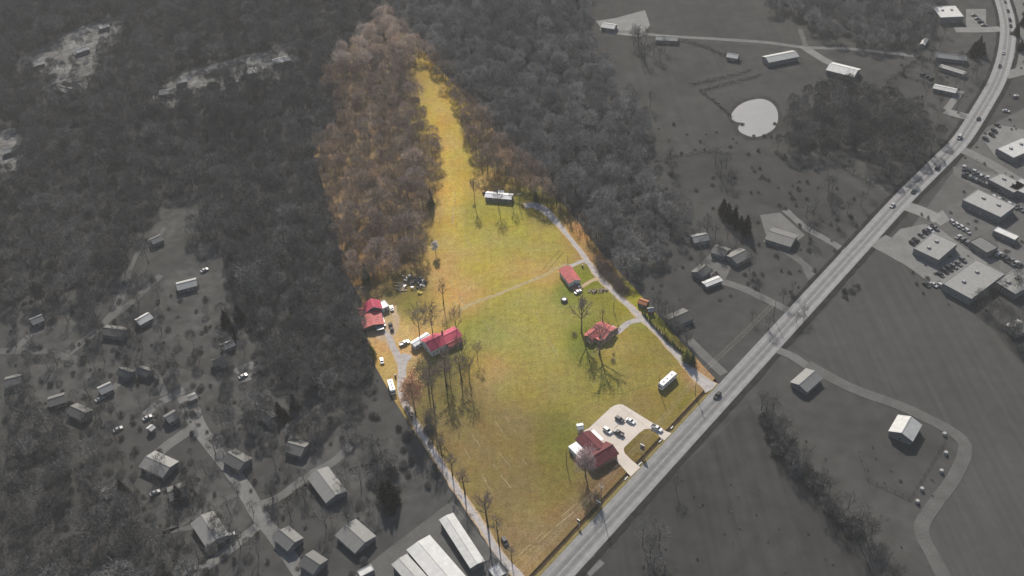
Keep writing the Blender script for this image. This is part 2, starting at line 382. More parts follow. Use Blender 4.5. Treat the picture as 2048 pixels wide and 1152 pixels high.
# ---- parcel lanes
gravel = mat('pale_gravel', (.36, .335, .325), coord='Pos', scale=.4, var=.22, scale2=2.2, rough=1, spec=0)
dirt = mat('dusty_dirt', (.40, .30, .20), coord='Pos', scale=.35, var=.2, scale2=2.0, rough=1, spec=0)
concrete = mat('lot_concrete', (.52, .465, .415), coord='Pos', scale=.12, var=.08, scale2=1.5, rough=.9, spec=.1)
road('lane_shoulder', [(1058, 1176), (1036, 1150), (1000, 1110), (972, 1065), (944, 1023), (921, 989), (893, 947), (866, 903), (833, 850), (809, 801), (803, 775), (804, 736), (795, 712), (785, 692), (778, 675)], 4.2, dirt, .006, jag=.4)
road('gravel_lane', [(1058, 1176), (1036, 1150), (1000, 1110), (972, 1065), (944, 1023), (921, 989), (893, 947), (866, 903), (833, 850), (809, 801), (803, 775), (804, 736), (796, 714), (785, 692), (778, 675), (770, 662)], [4.0, 3.0, 2.8, 2.7, 2.8, 3.2, 4.6, 3.6, 2.6], gravel, .014, jag=.15)
sheet('gravel_lane_junction', [(793, 722), (806, 706), (822, 709), (824, 716), (815, 724), (812, 740), (800, 742)], gravel, .022)
road('dirt_track', [(778, 678), (789, 662), (793, 642), (789, 626), (786, 612)], 3.2, dirt, .012, jag=.5)
sheet('barn_yard', [(742, 663), (758, 655), (772, 640), (780, 655), (784, 672), (776, 684), (757, 680)], dirt, .009)
road('field_track', [(918, 620), (950, 605), (1000, 587), (1050, 566), (1090, 549), (1120, 533), (1139, 529)], 2.4, mat('worn_track', (.34, .275, .145), coord='Pos', scale=.5, var=.25, rough=1, spec=0), .005, jag=.5)
RD = [(1425, 778), (1412, 767), (1389, 748), (1371, 728), (1349, 704), (1320, 671), (1300, 651), (1282, 635), (1262, 615), (1240, 596), (1225, 581), (1197, 552), (1180, 529), (1160, 502), (1125, 458), (1098, 428), (1083, 416), (1066, 410), (1049, 412)]
road('gravel_drive', RD, [9, 5.0, 3.6, 3.0, 3.0, 3.6, 3.0, 2.9, 3.2, 2.8, 2.6, 2.5, 2.8, 4.4, 6, 5], gravel, .014, jag=.15)
road('drive_shoulder', RD, [9, 6.0, 4.8, 4.2, 4.2, 5.0, 4.2, 4, 4.6, 3.8, 3.6, 3.4, 3.8, 5.2, 6.4, 5.6], dirt, .006, jag=.4)
road('drive_spur', [(1284, 639), (1272, 641), (1258, 645), (1246, 654), (1233, 667)], [4.5, 3.6, 3.4, 3.2], gravel, .019, jag=.3)
road('drive_spur', [(1176, 525), (1165, 523), (1153, 527), (1139, 534)], 2.8, gravel, .019, jag=.4)
road('drive_spur', [(1197, 556), (1182, 562), (1165, 573), (1158, 577)], 2.6, dirt, .019, jag=.4)

straw = mat('straw_rows', (.30, .25, .15), coord='Pos', scale=.6, var=.35, rough=1, spec=0)
lush = mat('lush_line', (.10, .11, .035), coord='Pos', scale=.5, var=.3, rough=1, spec=0)
for px, wd, m_ in [([(1057, 584), (1080, 640), (1104, 690), (1127, 730)], .45, straw), ([(1050, 586), (1073, 642), (1097, 692), (1120, 733)], .4, straw), ([(964, 640), (1000, 690), (1030, 740)], .4, straw),
                   ([(912, 868), (940, 915), (985, 985)], .4, straw), ([(938, 856), (975, 915), (1022, 975)], .4, straw), ([(962, 850), (1005, 912), (1050, 965)], .4, straw), ([(988, 842), (1030, 900), (1072, 950)], .4, straw), ([(1010, 834), (1050, 885), (1085, 930)], .35, straw),
                   ([(912, 380), (906, 430), (902, 480), (906, 520)], .8, straw), ([(930, 470), (950, 510), (985, 545)], .4, straw), ([(900, 560), (915, 585), (930, 612)], .6, straw), ([(885, 560), (900, 590), (918, 618)], .5, straw), ([(1120, 500), (1100, 522), (1085, 540)], .5, lush), ([(1128, 504), (1108, 526), (1092, 545)], .4, lush),
                   ([(1168, 778), (1182, 785), (1205, 788), (1240, 788), (1275, 776), (1300, 770)], .5, lush), ([(1325, 722), (1338, 727), (1345, 735)], .5, lush), ([(975, 462), (1010, 456), (1045, 449), (1066, 446)], .6, lush), ([(1060, 470), (1040, 476), (1010, 492)], .4, lush), ([(1086, 990), (1120, 950), (1150, 918)], .3, lush), ([(1020, 1128), (1080, 1070), (1150, 1010)], .5, straw), ([(1028, 1132), (1088, 1074), (1158, 1014)], .5, straw)]:
    ln_ = smooth_line([P(*p) for p in px], 1.2); i_ = 0
    while i_ < len(ln_) - 4:
        j_ = i_ + rng.randint(3, 9) if m_ is straw else len(ln_)
        if m_ is lush or rng.random() < .62: props(link('grass_line', strip_mesh('grass_line', ln_[i_:j_ + 1] + (rng.uniform(-.25, .25) if m_ is straw else 0), wd * rng.uniform(.4, .9), .004, m_, jag=.08)), kind='structure')
        i_ = j_ + rng.randint(0, 3)
def Z6(x, y): return (1120 + x / 5.908, 780 + y / 5.908)
lot = [Z6(*p) for p in [(275, 482), (340, 452), (470, 330), (600, 208), (640, 184), (690, 170), (740, 172), (800, 205), (870, 250), (1100, 392), (1210, 470), (1318, 512), (1232, 596), (1195, 572), (1130, 500), (1060, 458), (1000, 462), (940, 505), (765, 672), (752, 700), (765, 748), (850, 832), (915, 885), (950, 912), (836, 1022), (800, 985), (700, 870), (620, 792), (540, 760), (500, 640), (400, 560)]]
lot_o = sheet('concrete_lot', lot, concrete, .03)
joint = mat('joint_sealant', (.20, .135, .09), var=.3)
for a, b in [((600, 490), (700, 400)), ((740, 370), (800, 320)), ((640, 455), (730, 380)), ((480, 640), (690, 640)), ((420, 400), (800, 590)), ((700, 190), (980, 400)), ((860, 250), (640, 460)), ((960, 400), (1080, 470))]:
    A = P(*Z6(*a)); B = P(*Z6(*b)); d = B - A
    MB().box(((A + B) / 2 + np.array([0, 0, .034])), (float(np.linalg.norm(d[:2])), .10, .006), math.atan2(d[1], d[0])).build('joint', joint, lot_o)

# ------------------------------------------------------------------ grey surroundings: fields, lots, lanes
floor_m = G(.050, 'wood_floor', coord='Pos', scale=.06, var=.3, scale2=.5, rough=1, spec=0)
WOODS = [
 ('west', [(-160, 60), (-60, -60), (300, -90), (640, -90), (760, -60), (771, 17), (636, 160), (683, 203), (672, 245), (626, 305), (660, 420), (690, 540), (722, 600), (735, 680), (752, 735), (700, 790), (600, 770), (560, 700), (500, 640), (455, 560), (440, 480), (350, 470), (250, 550), (130, 585), (40, 600), (-160, 610)]),
 ('north', [(760, -90), (1220, -90), (1170, 0), (1180, 60), (1210, 110), (1270, 200), (1300, 270), (1280, 330), (1385, 400), (1390, 440), (1340, 490), (1300, 560), (1240, 540), (1198, 500), (1154, 441), (1113, 396), (1057, 340), (912, 173), (771, 17)]),
 ('north_east', [(1520, -90), (1900, -90), (1870, 10), (1858, 70), (1800, 95), (1700, 85), (1640, 60), (1600, 30), (1540, 20)]),
 ('east', [(1575, 225), (1620, 190), (1690, 165), (1780, 190), (1850, 220), (1905, 252), (1880, 290), (1800, 372), (1745, 345), (1700, 290), (1620, 300), (1540, 292)]),
 ('south_west', [(-120, 880), (60, 840), (160, 860), (220, 940), (290, 1010), (330, 1090), (420, 1152), (420, 1240), (-120, 1240)]),
]
CLEARINGS = [
 [(75, 95), (150, 60), (200, 38), (250, 42), (240, 80), (205, 105), (192, 135), (165, 190), (120, 200), (82, 178), (110, 150), (60, 140), (30, 130)],
 [(295, 190), (360, 150), (420, 130), (500, 108), (590, 92), (604, 120), (560, 168), (480, 172), (400, 192), (340, 218)],
 [(-40, 270), (30, 255), (48, 300), (35, 340), (-40, 350)],
 [(330, 400), (400, 380), (410, 450), (300, 520), (270, 500)],
]
for nm, px in WOODS: sheet('woodland_floor', px, floor_m, .008)
field_m = G(.062, 'crop_field', rows=(R(40), .35, .12), coord='Pos', scale=.02, var=.10, scale2=.15, rough=1, spec=0)
past_m = G(.057, 'pasture', rows=(R(70), .25, .08), coord='Pos', scale=.02, var=.17, scale2=.1, rough=1, spec=0)
lawn_m = G(.068, 'lawn', coord='Pos', scale=.05, var=.25, scale2=.2, rough=1, spec=0)
sheet('crop_field', [(1592, 690), (1757, 492), (1890, 580), (1985, 660), (2048, 735), (2200, 830), (2200, 1200), (1900, 1200), (1850, 1050), (1930, 905), (1920, 875), (1780, 800), (1660, 745)], field_m, .008)
sheet('crop_field', [(1330, 965), (1500, 810), (1560, 900), (1640, 1000), (1790, 1200), (1120, 1200)], G(.045, 'stubble_field', rows=(R(-48), .35, .12), coord='Pos', scale=.022, var=.18, scale2=.12, rough=1, spec=0), .008)
sheet('pasture', [(1185, 62), (1330, 80), (1530, 92), (1620, 120), (1700, 165), (1575, 225), (1540, 295), (1400, 300), (1300, 260), (1250, 160)], past_m, .010)
sheet('pasture', [(1240, -60), (1500, -60), (1530, 25), (1640, 70), (1600, 88), (1400, 74), (1200, 58)], past_m, .010)
sheet('pasture', [(1310, 330), (1420, 300), (1540, 310), (1720, 380), (1690, 480), (1620, 440), (1500, 400), (1400, 400)], G(.05, 'rough_pasture', coord='Pos', scale=.02, var=.18, scale2=.12, rough=1, spec=0), .010)
sheet('lawn', [(330, 560), (420, 480), (470, 570), (480, 650), (430, 720), (300, 700), (300, 640)], lawn_m, .010)
sheet('lawn', [(60, 730), (300, 720), (450, 760), (480, 850), (330, 800), (180, 840), (60, 830)], lawn_m, .010)
sheet('lawn', [(250, 970), (330, 990), (330, 1060), (290, 1070), (230, 1020)], lawn_m, .010)
for px in ([(20, 620), (120, 600), (200, 620), (150, 690), (40, 690)], [(500, 790), (640, 800), (700, 850), (600, 900), (520, 860)], [(400, 930), (470, 980), (500, 1040), (430, 1100), (380, 1020)], [(600, 900), (760, 870), (850, 960), (760, 1060), (640, 1040)], [(420, 760), (480, 770), (480, 860), (430, 850)]):
    sheet('lawn', px, lawn_m, .010, soft=True)
sheet('clearing', CLEARINGS[0], G(.13, 'bare_earth', coord='Pos', scale=.05, var=.5, scale2=.25, rough=1, spec=0), .016)
sheet('clearing', CLEARINGS[1], G(.10, 'bare_earth'), .016)
sheet('clearing', CLEARINGS[2], G(.10, 'bare_earth'), .016)
sheet('clearing', CLEARINGS[3], lawn_m, .016)
def gg(v): return G(v, 'paving_%03d' % round(v * 1000), coord='Pos', scale=.15, var=.16, scale2=1.0, rough=1, spec=.1)
for px, wd, v in [
 ([(-80, 706), (60, 702), (130, 714), (165, 724)], 5, .09), ([(130, 712), (180, 672), (215, 640), (240, 600), (256, 540)], 5, .105), ([(196, 655), (250, 615), (290, 580), (322, 550)], 4.5, .10),
 ([(215, 790), (240, 765), (300, 740), (330, 790)], 4, .11), ([(290, 830), (330, 800), (370, 780)], 5, .13),
 ([(372, 790), (395, 850), (430, 900), (480, 965), (525, 1040)], [9, 7.5, 6.5, 7, 7.5], .15), ([(525, 1040), (560, 1085), (610, 1160)], 6.5, .14), ([(528, 1042), (470, 1090), (420, 1128), (360, 1170)], 5, .15),
 ([(392, 852), (350, 880), (318, 905)], 6, .13), ([(520, 1010), (558, 995), (612, 955), (665, 925), (702, 890)], 4.5, .12), ([(430, 1050), (350, 1060), (330, 1065), (480, 985)], 3, .09),
 ([(480, 760), (520, 745), (500, 730), (470, 745)], 5, .13), ([(30, 700), (60, 670), (82, 645)], 4, .11), ([(250, 560), (280, 500), (315, 475), (330, 455)], 3, .10),
 ([(1200, 58), (1330, 72), (1430, 78), (1530, 85), (1610, 95), (1700, 98), (1830, 112)], 4.5, .14), ([(1605, 92), (1640, 115), (1668, 130)], 7, .17), ([(1612, 94), (1600, 58)], 3.5, .10),
 ([(1425, 558), (1480, 575), (1530, 598), (1578, 622)], 5, .12), ([(1570, 420), (1610, 455), (1650, 478), (1695, 505)], 4.5, .14), ([(1530, 480), (1590, 515), (1635, 552)], 4, .11), ([(1560, 500), (1600, 520), (1622, 560)], 3.5, .10),
 ([(1555, 700), (1590, 716), (1622, 738)], 5, .13), ([(1615, 728), (1700, 775), (1800, 812), (1880, 850), (1922, 878), (1930, 905), (1905, 960), (1865, 1015), (1842, 1060), (1870, 1120), (1900, 1180)], 6, .095),
 ([(1755, 480), (1830, 522), (1895, 568)], 15, .16), ([(1812, 412), (1845, 424), (1878, 440)], 10, .20), ([(1918, 296), (1985, 330), (2060, 378)], 8, .15),
 ([(1910, 60), (1960, 60), (2002, 58)], 9, .18), ([(1890, 222), (1910, 228), (1945, 236)], 8, .19), ([(1893, 220), (1908, 200), (1922, 182)], 5, .17), ([(2008, 152), (2060, 138)], 10, .16), ([(1780, 387), (1745, 365), (1740, 345)], 4, .09),
 ([(1448, 748), (1410, 712), (1378, 680)], 5, .12), ([(1195, 1140), (1170, 1120)], 9, .13)]:
    road('side_road', px, wd, gg(v), .045)
sheet('forecourt', [(1960, 262), (2080, 200), (2080, 620), (1990, 545), (1935, 600), (1895, 565), (1810, 470), (1850, 420), (1905, 345)], gg(.088), .018)
for px, v in [
 ([(690, 1170), (760, 1110), (905, 1000), (950, 1060), (1016, 1140), (1020, 1170)], .095), ([(1895, 410), (1925, 404), (2000, 445), (1975, 466), (1930, 456), (1895, 430)], .10),
 ([(1800, 458), (1850, 448), (1880, 458), (1935, 500), (1995, 522), (1960, 530), (1902, 572), (1880, 560), (1765, 495)], .16), ([(1885, 420), (1862, 436), (1880, 452), (1900, 440)], .19),
 ([(1962, 272), (2000, 250), (2060, 262), (2060, 335), (1990, 312)], .17), ([(1905, 332), (1985, 345), (2060, 385), (2060, 402), (1950, 376), (1908, 352)], .11),
 ([(1932, 18), (1972, 18), (1972, 56), (1932, 56)], .16), ([(2026, -20), (2060, -20), (2060, 140), (2026, 150)], .13), ([(1192, 42), (1232, 36), (1290, 20), (1300, 50), (1282, 74), (1210, 66)], .19),
 ([(1395, 530), (1430, 500), (1470, 520), (1450, 560), (1410, 570)], .11), ([(1520, 430), (1560, 425), (1610, 470), (1570, 500), (1535, 480)], .13), ([(1995, 470), (2048, 500), (2060, 560), (2000, 540)], .11)]:
    sheet('yard_paving', px, gg(v), .030)
water = mat('pond_water', (.23, .23, .225), rough=.2, var=.05, scale=.1, spec=.6)
sheet('pond_bank', [(1455, 234), (1468, 208), (1494, 196), (1528, 192), (1554, 204), (1563, 230), (1558, 258), (1534, 275), (1504, 281), (1472, 270), (1466, 250)], G(.042, 'muddy_bank', coord='Pos', scale=.2, var=.4, rough=1, spec=0), .05, soft=True)
sheet('pond', [(1462, 232), (1474, 214), (1496, 202), (1524, 198), (1546, 208), (1556, 228), (1552, 252), (1532, 268), (1506, 274), (1480, 264), (1478, 251), (1490, 247), (1470, 243)], water, .06, soft=True)

# ------------------------------------------------------------------ trees
def twig(mb, p, d, ln, wd, r):
    a = np.cross(d, [r.uniform(-1, 1), r.uniform(-1, 1), r.uniform(-1, 1)]); a /= np.linalg.norm(a) + 1e-9
    n = len(mb.v); q = p + d * ln
    mb.v += [tuple(p + a * wd / 2), tuple(p - a * wd / 2), tuple(q)]; mb.f.append((n, n + 1, n + 2))
def unit(v): return v / (np.linalg.norm(v) + 1e-9)
def bare_tree(seed, h=16., cr=4.5, base=.35, limbs=8, subs=6, twigs=20, tr=.28, tw=.06, tl=1.2, leaf=0, leaf_size=.3, up=.8, shell=0, limb=1.0):
    """tapered trunk with limbs; crown of branches and twigs (and buds or blossom)"""
    r = random.Random(seed); T = MB(); C = MB(); B = MB()
    lean = np.array([r.uniform(-.03, .03), r.uniform(-.03, .03), 1.])
    tp = [lean * h * t + np.array([math.sin(t * 5 + seed) * .15, math.cos(t * 4 + seed) * .15, 0]) * t for t in (0, .12, .3, .5, .7, .86)]
    tp[0] = np.array([0, 0, -.3])
    T.tube(tp, [tr * 1.35, tr, tr * .85, tr * .65, tr * .4, tr * .15], 6)
    for i in range(limbs):
        t = base + (.82 - base) * (i + r.uniform(0, .8)) / limbs; p = lean * h * t
        az = i * 2.4 + r.uniform(-.5, .5); el = up * r.uniform(.75, 1.15) + (t - base) * .6
        d = np.array([math.cos(az) * math.cos(el), math.sin(az) * math.cos(el), math.sin(el)])
        room = 1 - ((t - base) / (1 - base)) * .55
        L = cr / max(.45, math.cos(el)) * room * r.uniform(.75, 1.1); L = min(L, (h * 1.02 - p[2]) / max(.2, d[2]))
        pts = [p]; dd = d.copy()
        for k in range(4):
            dd = unit(dd + np.array([r.uniform(-.22, .22), r.uniform(-.22, .22), r.uniform(-.05, .2)])); pts.append(pts[-1] + dd * L / 4)
        r0 = tr * .42 * (1 - .5 * t) * limb; T.tube(pts, [r0, r0 * .8, r0 * .6, r0 * .4, r0 * .18], 4)
        for j in range(subs):
            u = .3 + .7 * (j + r.random()) / subs; kx = min(3, int(u * 4)); q = pts[kx] + (pts[kx + 1] - pts[kx]) * (u * 4 - kx)
            e = unit(unit(pts[kx + 1] - pts[kx]) * .7 + np.array([r.uniform(-1, 1), r.uniform(-1, 1), r.uniform(-.25, .9)]))
            sl_ = cr * .38 * r.uniform(.6, 1.2); q2 = q + e * sl_; q3 = q2 + unit(e + np.array([r.uniform(-.4, .4), r.uniform(-.4, .4), .3])) * sl_ * .5
            C.tube([q, q2, q3], [r0 * .4, r0 * .25, .02], 3)
            for k in range(twigs):
                s = r.random() ** .7; b = q + (q2 - q) * s * 1.0 if k % 3 else q2 + (q3 - q2) * r.random()
                dv = unit(e * .5 + np.array([r.gauss(0, .7), r.gauss(0, .7), r.gauss(.25, .55)]))
                ln = tl * r.uniform(.5, 1.2); twig(C, b, dv, ln, tw * r.uniform(.7, 1.4), r)
                for _ in range(leaf):
                    c = b + dv * ln * r.uniform(.2, 1.05) + np.array([r.gauss(0, .2), r.gauss(0, .2), r.gauss(0, .2)])
                    twig(B, c, unit(np.array([r.gauss(0, 1), r.gauss(0, 1), r.gauss(0, 1)])), leaf_size * r.uniform(.7, 1.4), leaf_size * .8, r)
    zc = h * (base * .55 + .45); hz_ = h * 1.0 - zc
    for i in range(shell):
        v = unit(np.array([r.gauss(0, 1), r.gauss(0, 1), r.gauss(.35, .8)])); q = (.72 + .32 * r.random()) * (1 + .18 * math.sin(v[0] * 5 + seed) * math.cos(v[1] * 4 + seed * 2))
        p = np.array([v[0] * cr * q, v[1] * cr * q, zc + v[2] * hz_ * q]); d = unit(v + np.array([r.gauss(0, .5), r.gauss(0, .5), r.gauss(.3, .4)]))
        twig(C, p - d * tl * .6, d, tl * r.uniform(.7, 1.3), tw * r.uniform(.9, 1.6), r)
        for _ in range(leaf * 2):
            twig(B, p * np.array([1, 1, 1]) - v * cr * .35 * r.random() + np.array([r.gauss(0, .3), r.gauss(0, .3), r.gauss(0, .3)]), unit(np.array([r.gauss(0, 1), r.gauss(0, 1), r.gauss(0, 1)])), leaf_size * r.uniform(.7, 1.4), leaf_size * .8, r)
    return T, C, B
def conifer(seed, h=9., cr=2.4, n=900, base=.06, leaf=.55):
    r = random.Random(seed); T = MB(); C = MB()
    T.tube([(0, 0, -.2), (0, 0, h * .5), (0, 0, h * .96)], [h * .022, h * .014, .02], 5)
    for i in range(n):
        t = base + (1 - base) * (1 - math.sqrt(r.random())); rad = cr * (1 - t) ** .8 * (.75 + .25 * math.sin(t * 40 + seed)) * r.uniform(.45, 1.05) + .05
        az = r.uniform(0, 2 * math.pi); p = np.array([math.cos(az) * rad, math.sin(az) * rad, h * t])
        d = unit(np.array([math.cos(az + r.gauss(0, .6)), math.sin(az + r.gauss(0, .6)), r.gauss(-.1, .45)]))
        twig(C, p - d * leaf * .5, d, leaf * r.uniform(.7, 1.5), leaf * .45, r)
    return T, C, MB()
def shrub(seed, h=2.4, cr=1.8, n=420, tw=.06, leafy=False):
    r = random.Random(seed); T = MB(); C = MB()
    for i in range(6):
        az = i * 1.05 + r.uniform(-.3, .3); T.tube([(0, 0, -.1), (math.cos(az) * cr * .25, math.sin(az) * cr * .25, h * .4), (math.cos(az) * cr * .5, math.sin(az) * cr * .5, h * .75)], [.06, .04, .015], 4)
    for i in range(n):
        v = unit(np.array([r.gauss(0, 1), r.gauss(0, 1), abs(r.gauss(0, 1)) * .9 + .05])) * r.random() ** .4
        p = np.array([v[0] * cr, v[1] * cr, .15 + v[2] * h * .9]); d = unit(v + np.array([r.gauss(0, .5), r.gauss(0, .5), r.gauss(.2, .4)]))
        twig(C, p - d * .3, d, r.uniform(.4, 1.0), .3 if leafy else tw, r)
    return T, C, MB()
class Kind:
    """shared mesh data of one kind of plant; put() makes a thing with its own parts"""
    def __init__(s, name, shapes, tm, cm, bm=None, h=1.0, crown='crown', bud='blossom'):
        T, C, B = shapes; s.name = name; s.h = h
        s.parts = [('trunk', T.mesh(name + '_trunk', tm)), (crown, C.mesh(name + '_crown', cm))]
        if B.v: s.parts.append((bud, B.mesh(name + '_' + bud, bm)))
    def put(s, loc, height, label, group=None, cat='tree', name=None, wide=1.0, rz=None):
        k = height / s.h
        o = empty(name or s.name, loc, rng.uniform(0, 6.28) if rz is None else rz, label, cat, group, (k * wide, k * wide, k))
        for nm, me in s.parts: link(nm, me, o)
        return o

bark = mat('tree_bark', (.12, .10, .085), rand=.25, rough=1, spec=.05)
twigm = mat('winter_twigs', [(.20, .16, .145), (.23, .175, .145), (.19, .165, .14), (.24, .19, .145), (.20, .17, .16)], rand=.15, rough=1, spec=0)
wood_tw = mat('woodland_twigs', [(0.270, 0.220, 0.184), (0.335, 0.245, 0.189), (0.194, 0.165, 0.138), (0.400, 0.290, 0.202), (0.335, 0.275, 0.244), (0.292, 0.240, 0.179), (0.162, 0.130, 0.110), (0.410, 0.320, 0.267)], rand=.2, rough=1, spec=0)
gbark = G(.05, 'grey_bark', rand=.2, rough=1, spec=.05)
gtwig = mat('grey_twigs', [(0.075, 0.073, 0.071), (0.141, 0.137, 0.131), (0.096, 0.093, 0.089), (0.190, 0.186, 0.179), (0.086, 0.084, 0.080), (0.131, 0.127, 0.122)], rand=.2, rough=1, spec=0)
hazed_grey_tw = mat('hazed_grey_twigs', [(0.152, 0.147, 0.142), (0.252, 0.245, 0.236), (0.181, 0.176, 0.169), (0.313, 0.303, 0.292), (0.161, 0.157, 0.151), (0.222, 0.216, 0.207)], rand=.2, rough=1, spec=0)  # grey twigs lightened to paint haze over the northern woods
hazed_tw = mat('hazed_woodland_twigs', [(0.426, 0.351, 0.300), (0.511, 0.403, 0.324), (0.355, 0.299, 0.264), (0.596, 0.455, 0.348), (0.483, 0.416, 0.372), (0.312, 0.260, 0.228)], rand=.2, rough=1, spec=0)  # distance haze on the far tip put into the twig colour
ivy = mat('ivy_bark', (.045, .05, .03), rough=1, spec=.05)
needle = mat('evergreen_needles', (.055, .085, .028), rand=.2, rough=.9, spec=.15)
needle2 = mat('yellow_green_foliage', (.20, .22, .05), rand=.1, rough=.9, spec=.1)
gneedle = G(.020, 'grey_needles', rand=.2, rough=1, spec=.05)
paleb = mat('white_blossom', (.75, .72, .66), var=.08, rough=1, spec=0)
pinkb = mat('pink_blossom', (.5, .36, .35), rough=1, spec=0)
orangeb = mat('orange_buds', (.70, .42, .25), rough=1, spec=0)

K_wood = [Kind('woodland_tree', bare_tree(20 + i, 15, 4.6 + .6 * (i % 3), .45, 8, 4, 6, .17, .12, 1.3, up=.6, shell=1000), bark, wood_tw, h=15) for i in range(5)]
K_yard = [Kind('bare_tree', bare_tree(40 + i, 16, 5.0, .3, 11, 7, 22, .22, .06, 1.2, shell=300, limb=1.35), bark, twigm, h=16) for i in range(3)]
K_tall = [Kind('bare_tree', bare_tree(60 + i, 20, (6.2, 9.0)[i], (.42, .2)[i], 10, 7, 16, .42, .09, 1.6, up=(1.0, .75)[i], limb=1.9, shell=(120, 250)[i]), bark, twigm, h=20) for i in range(2)]
K_thin = [Kind('roadside_tree', bare_tree(70 + i, 14, 2.5, .4, 10, 6, 14, .24, .055, 1.0, up=.8, limb=1.3), ivy, twigm, h=14) for i in range(3)]
K_stub = Kind('pruned_tree', bare_tree(81, 9, 1.9, .6, 7, 3, 5, .32, .05, .8, up=1.1), bark, twigm, h=9)
K_orange = Kind('budding_tree', bare_tree(82, 15, 3.7, .22, 11, 6, 10, .22, .05, .9, leaf=3, leaf_size=.36, shell=420), bark, twigm, orangeb, h=15, bud='bud')
K_pink = Kind('blossom_tree', bare_tree(83, 10, 4.4, .25, 10, 7, 14, .22, .05, 1.0, leaf=3, leaf_size=.26, shell=300), bark, mat('pinkish_twigs', (.38, .29, .27), rough=1, spec=0), pinkb, h=10)
K_white = Kind('blossom_tree', bare_tree(84, 6, 1.9, .25, 9, 5, 10, .12, .05, .7, leaf=4, leaf_size=.28), bark, twigm, paleb, h=6)
K_con = [Kind('evergreen_tree', conifer(90 + i, 10, 3.2, 1500, leaf=.8), bark, needle, h=10) for i in range(2)]
K_green = Kind('leafy_tree', conifer(95, 8, 3.2, 1500, leaf=.7), bark, needle2, h=8)
K_arb = [Kind('arborvitae', conifer(100 + i, 3, .75, 320, leaf=.32), bark, needle, h=3) for i in range(2)]
K_shr = [Kind('bare_shrub', shrub(110 + i), bark, twigm, h=2.4) for i in range(2)]
K_gshr = [Kind('bare_shrub', shrub(112 + i, n=500, tw=.12), gbark, gtwig, h=2.4) for i in range(2)]
K_gyard = [Kind('bare_tree', bare_tree(120 + i, 14, 5.0, .3, 9, 6, 14, .24, .08, 1.3, shell=350), gbark, gtwig, h=14) for i in range(3)]
K_gcon = [Kind('evergreen_tree', conifer(130 + i, 11, 3.8, 1300, leaf=1.0), gbark, gneedle, h=11) for i in range(2)]
gw_shapes = [bare_tree(140 + i, 15, 4.8 + .7 * (i % 3), .42, 8, 4, 5, .18, .15, 1.5, up=.6, shell=850) for i in range(5)]

# ---- parcel woods: the trees that show largest are things, the rest is one mass
PW = [[(771, 17), (636, 160), (683, 203), (673, 215), (672, 245), (626, 305), (660, 420), (690, 540), (712, 572), (740, 560), (795, 545), (838, 540), (846, 515), (848, 475), (862, 445), (858, 405), (872, 372), (876, 310), (866, 255), (848, 195), (832, 150), (822, 128), (832, 108), (858, 110), (832, 77)],
      [(832, 77), (860, 116), (884, 150), (904, 186), (924, 240), (940, 292), (958, 330), (980, 352), (1010, 364), (1040, 374), (1066, 390), (1100, 402), (1113, 396), (1057, 340), (1012, 287), (912, 173)]]
def scatter(polys, spacing, zmean, seed, holes=(), jit=.42):
    r = np.random.RandomState(seed); out = []
    for pl in polys:
        g = [P(x, y, zmean)[:2] for x, y in pl]; xs = [p[0] for p in g]; ys = [p[1] for p in g]
        X, Y = np.meshgrid(np.arange(min(xs), max(xs), spacing), np.arange(min(ys), max(ys), spacing)); X = X.ravel() + r.uniform(-jit, jit, X.size) * spacing; Y = Y.ravel() + r.uniform(-jit, jit, Y.size) * spacing
        k = inside(g, X, Y)
        for hl in holes: k &= ~inside([P(x, y, 0)[:2] for x, y in hl], X, Y)
        out.append(np.stack([X[k], Y[k]], 1))
    return np.concatenate(out)
pw = scatter(PW, 7.4, 4.0, 5, jit=.5)
pw = pw[np.argsort(pw[:, 1])]
near = pw[:300]; rest = pw[300:]
def lowfreq(x, y): return .5 + .25 * math.sin(x * .031 + 1.3) + .25 * math.sin(y * .027 - x * .013)
for i, (x, y) in enumerate(near):
    k = K_wood[i % 5]
    k.put((x, y, 0), rng.uniform(9, 17) * (.85 + .3 * lowfreq(x, y)), 'bare brown woodland tree standing in the dense wood inside the coloured parcel', 'trees of the parcel wood', wide=rng.uniform(.75, 1.35))
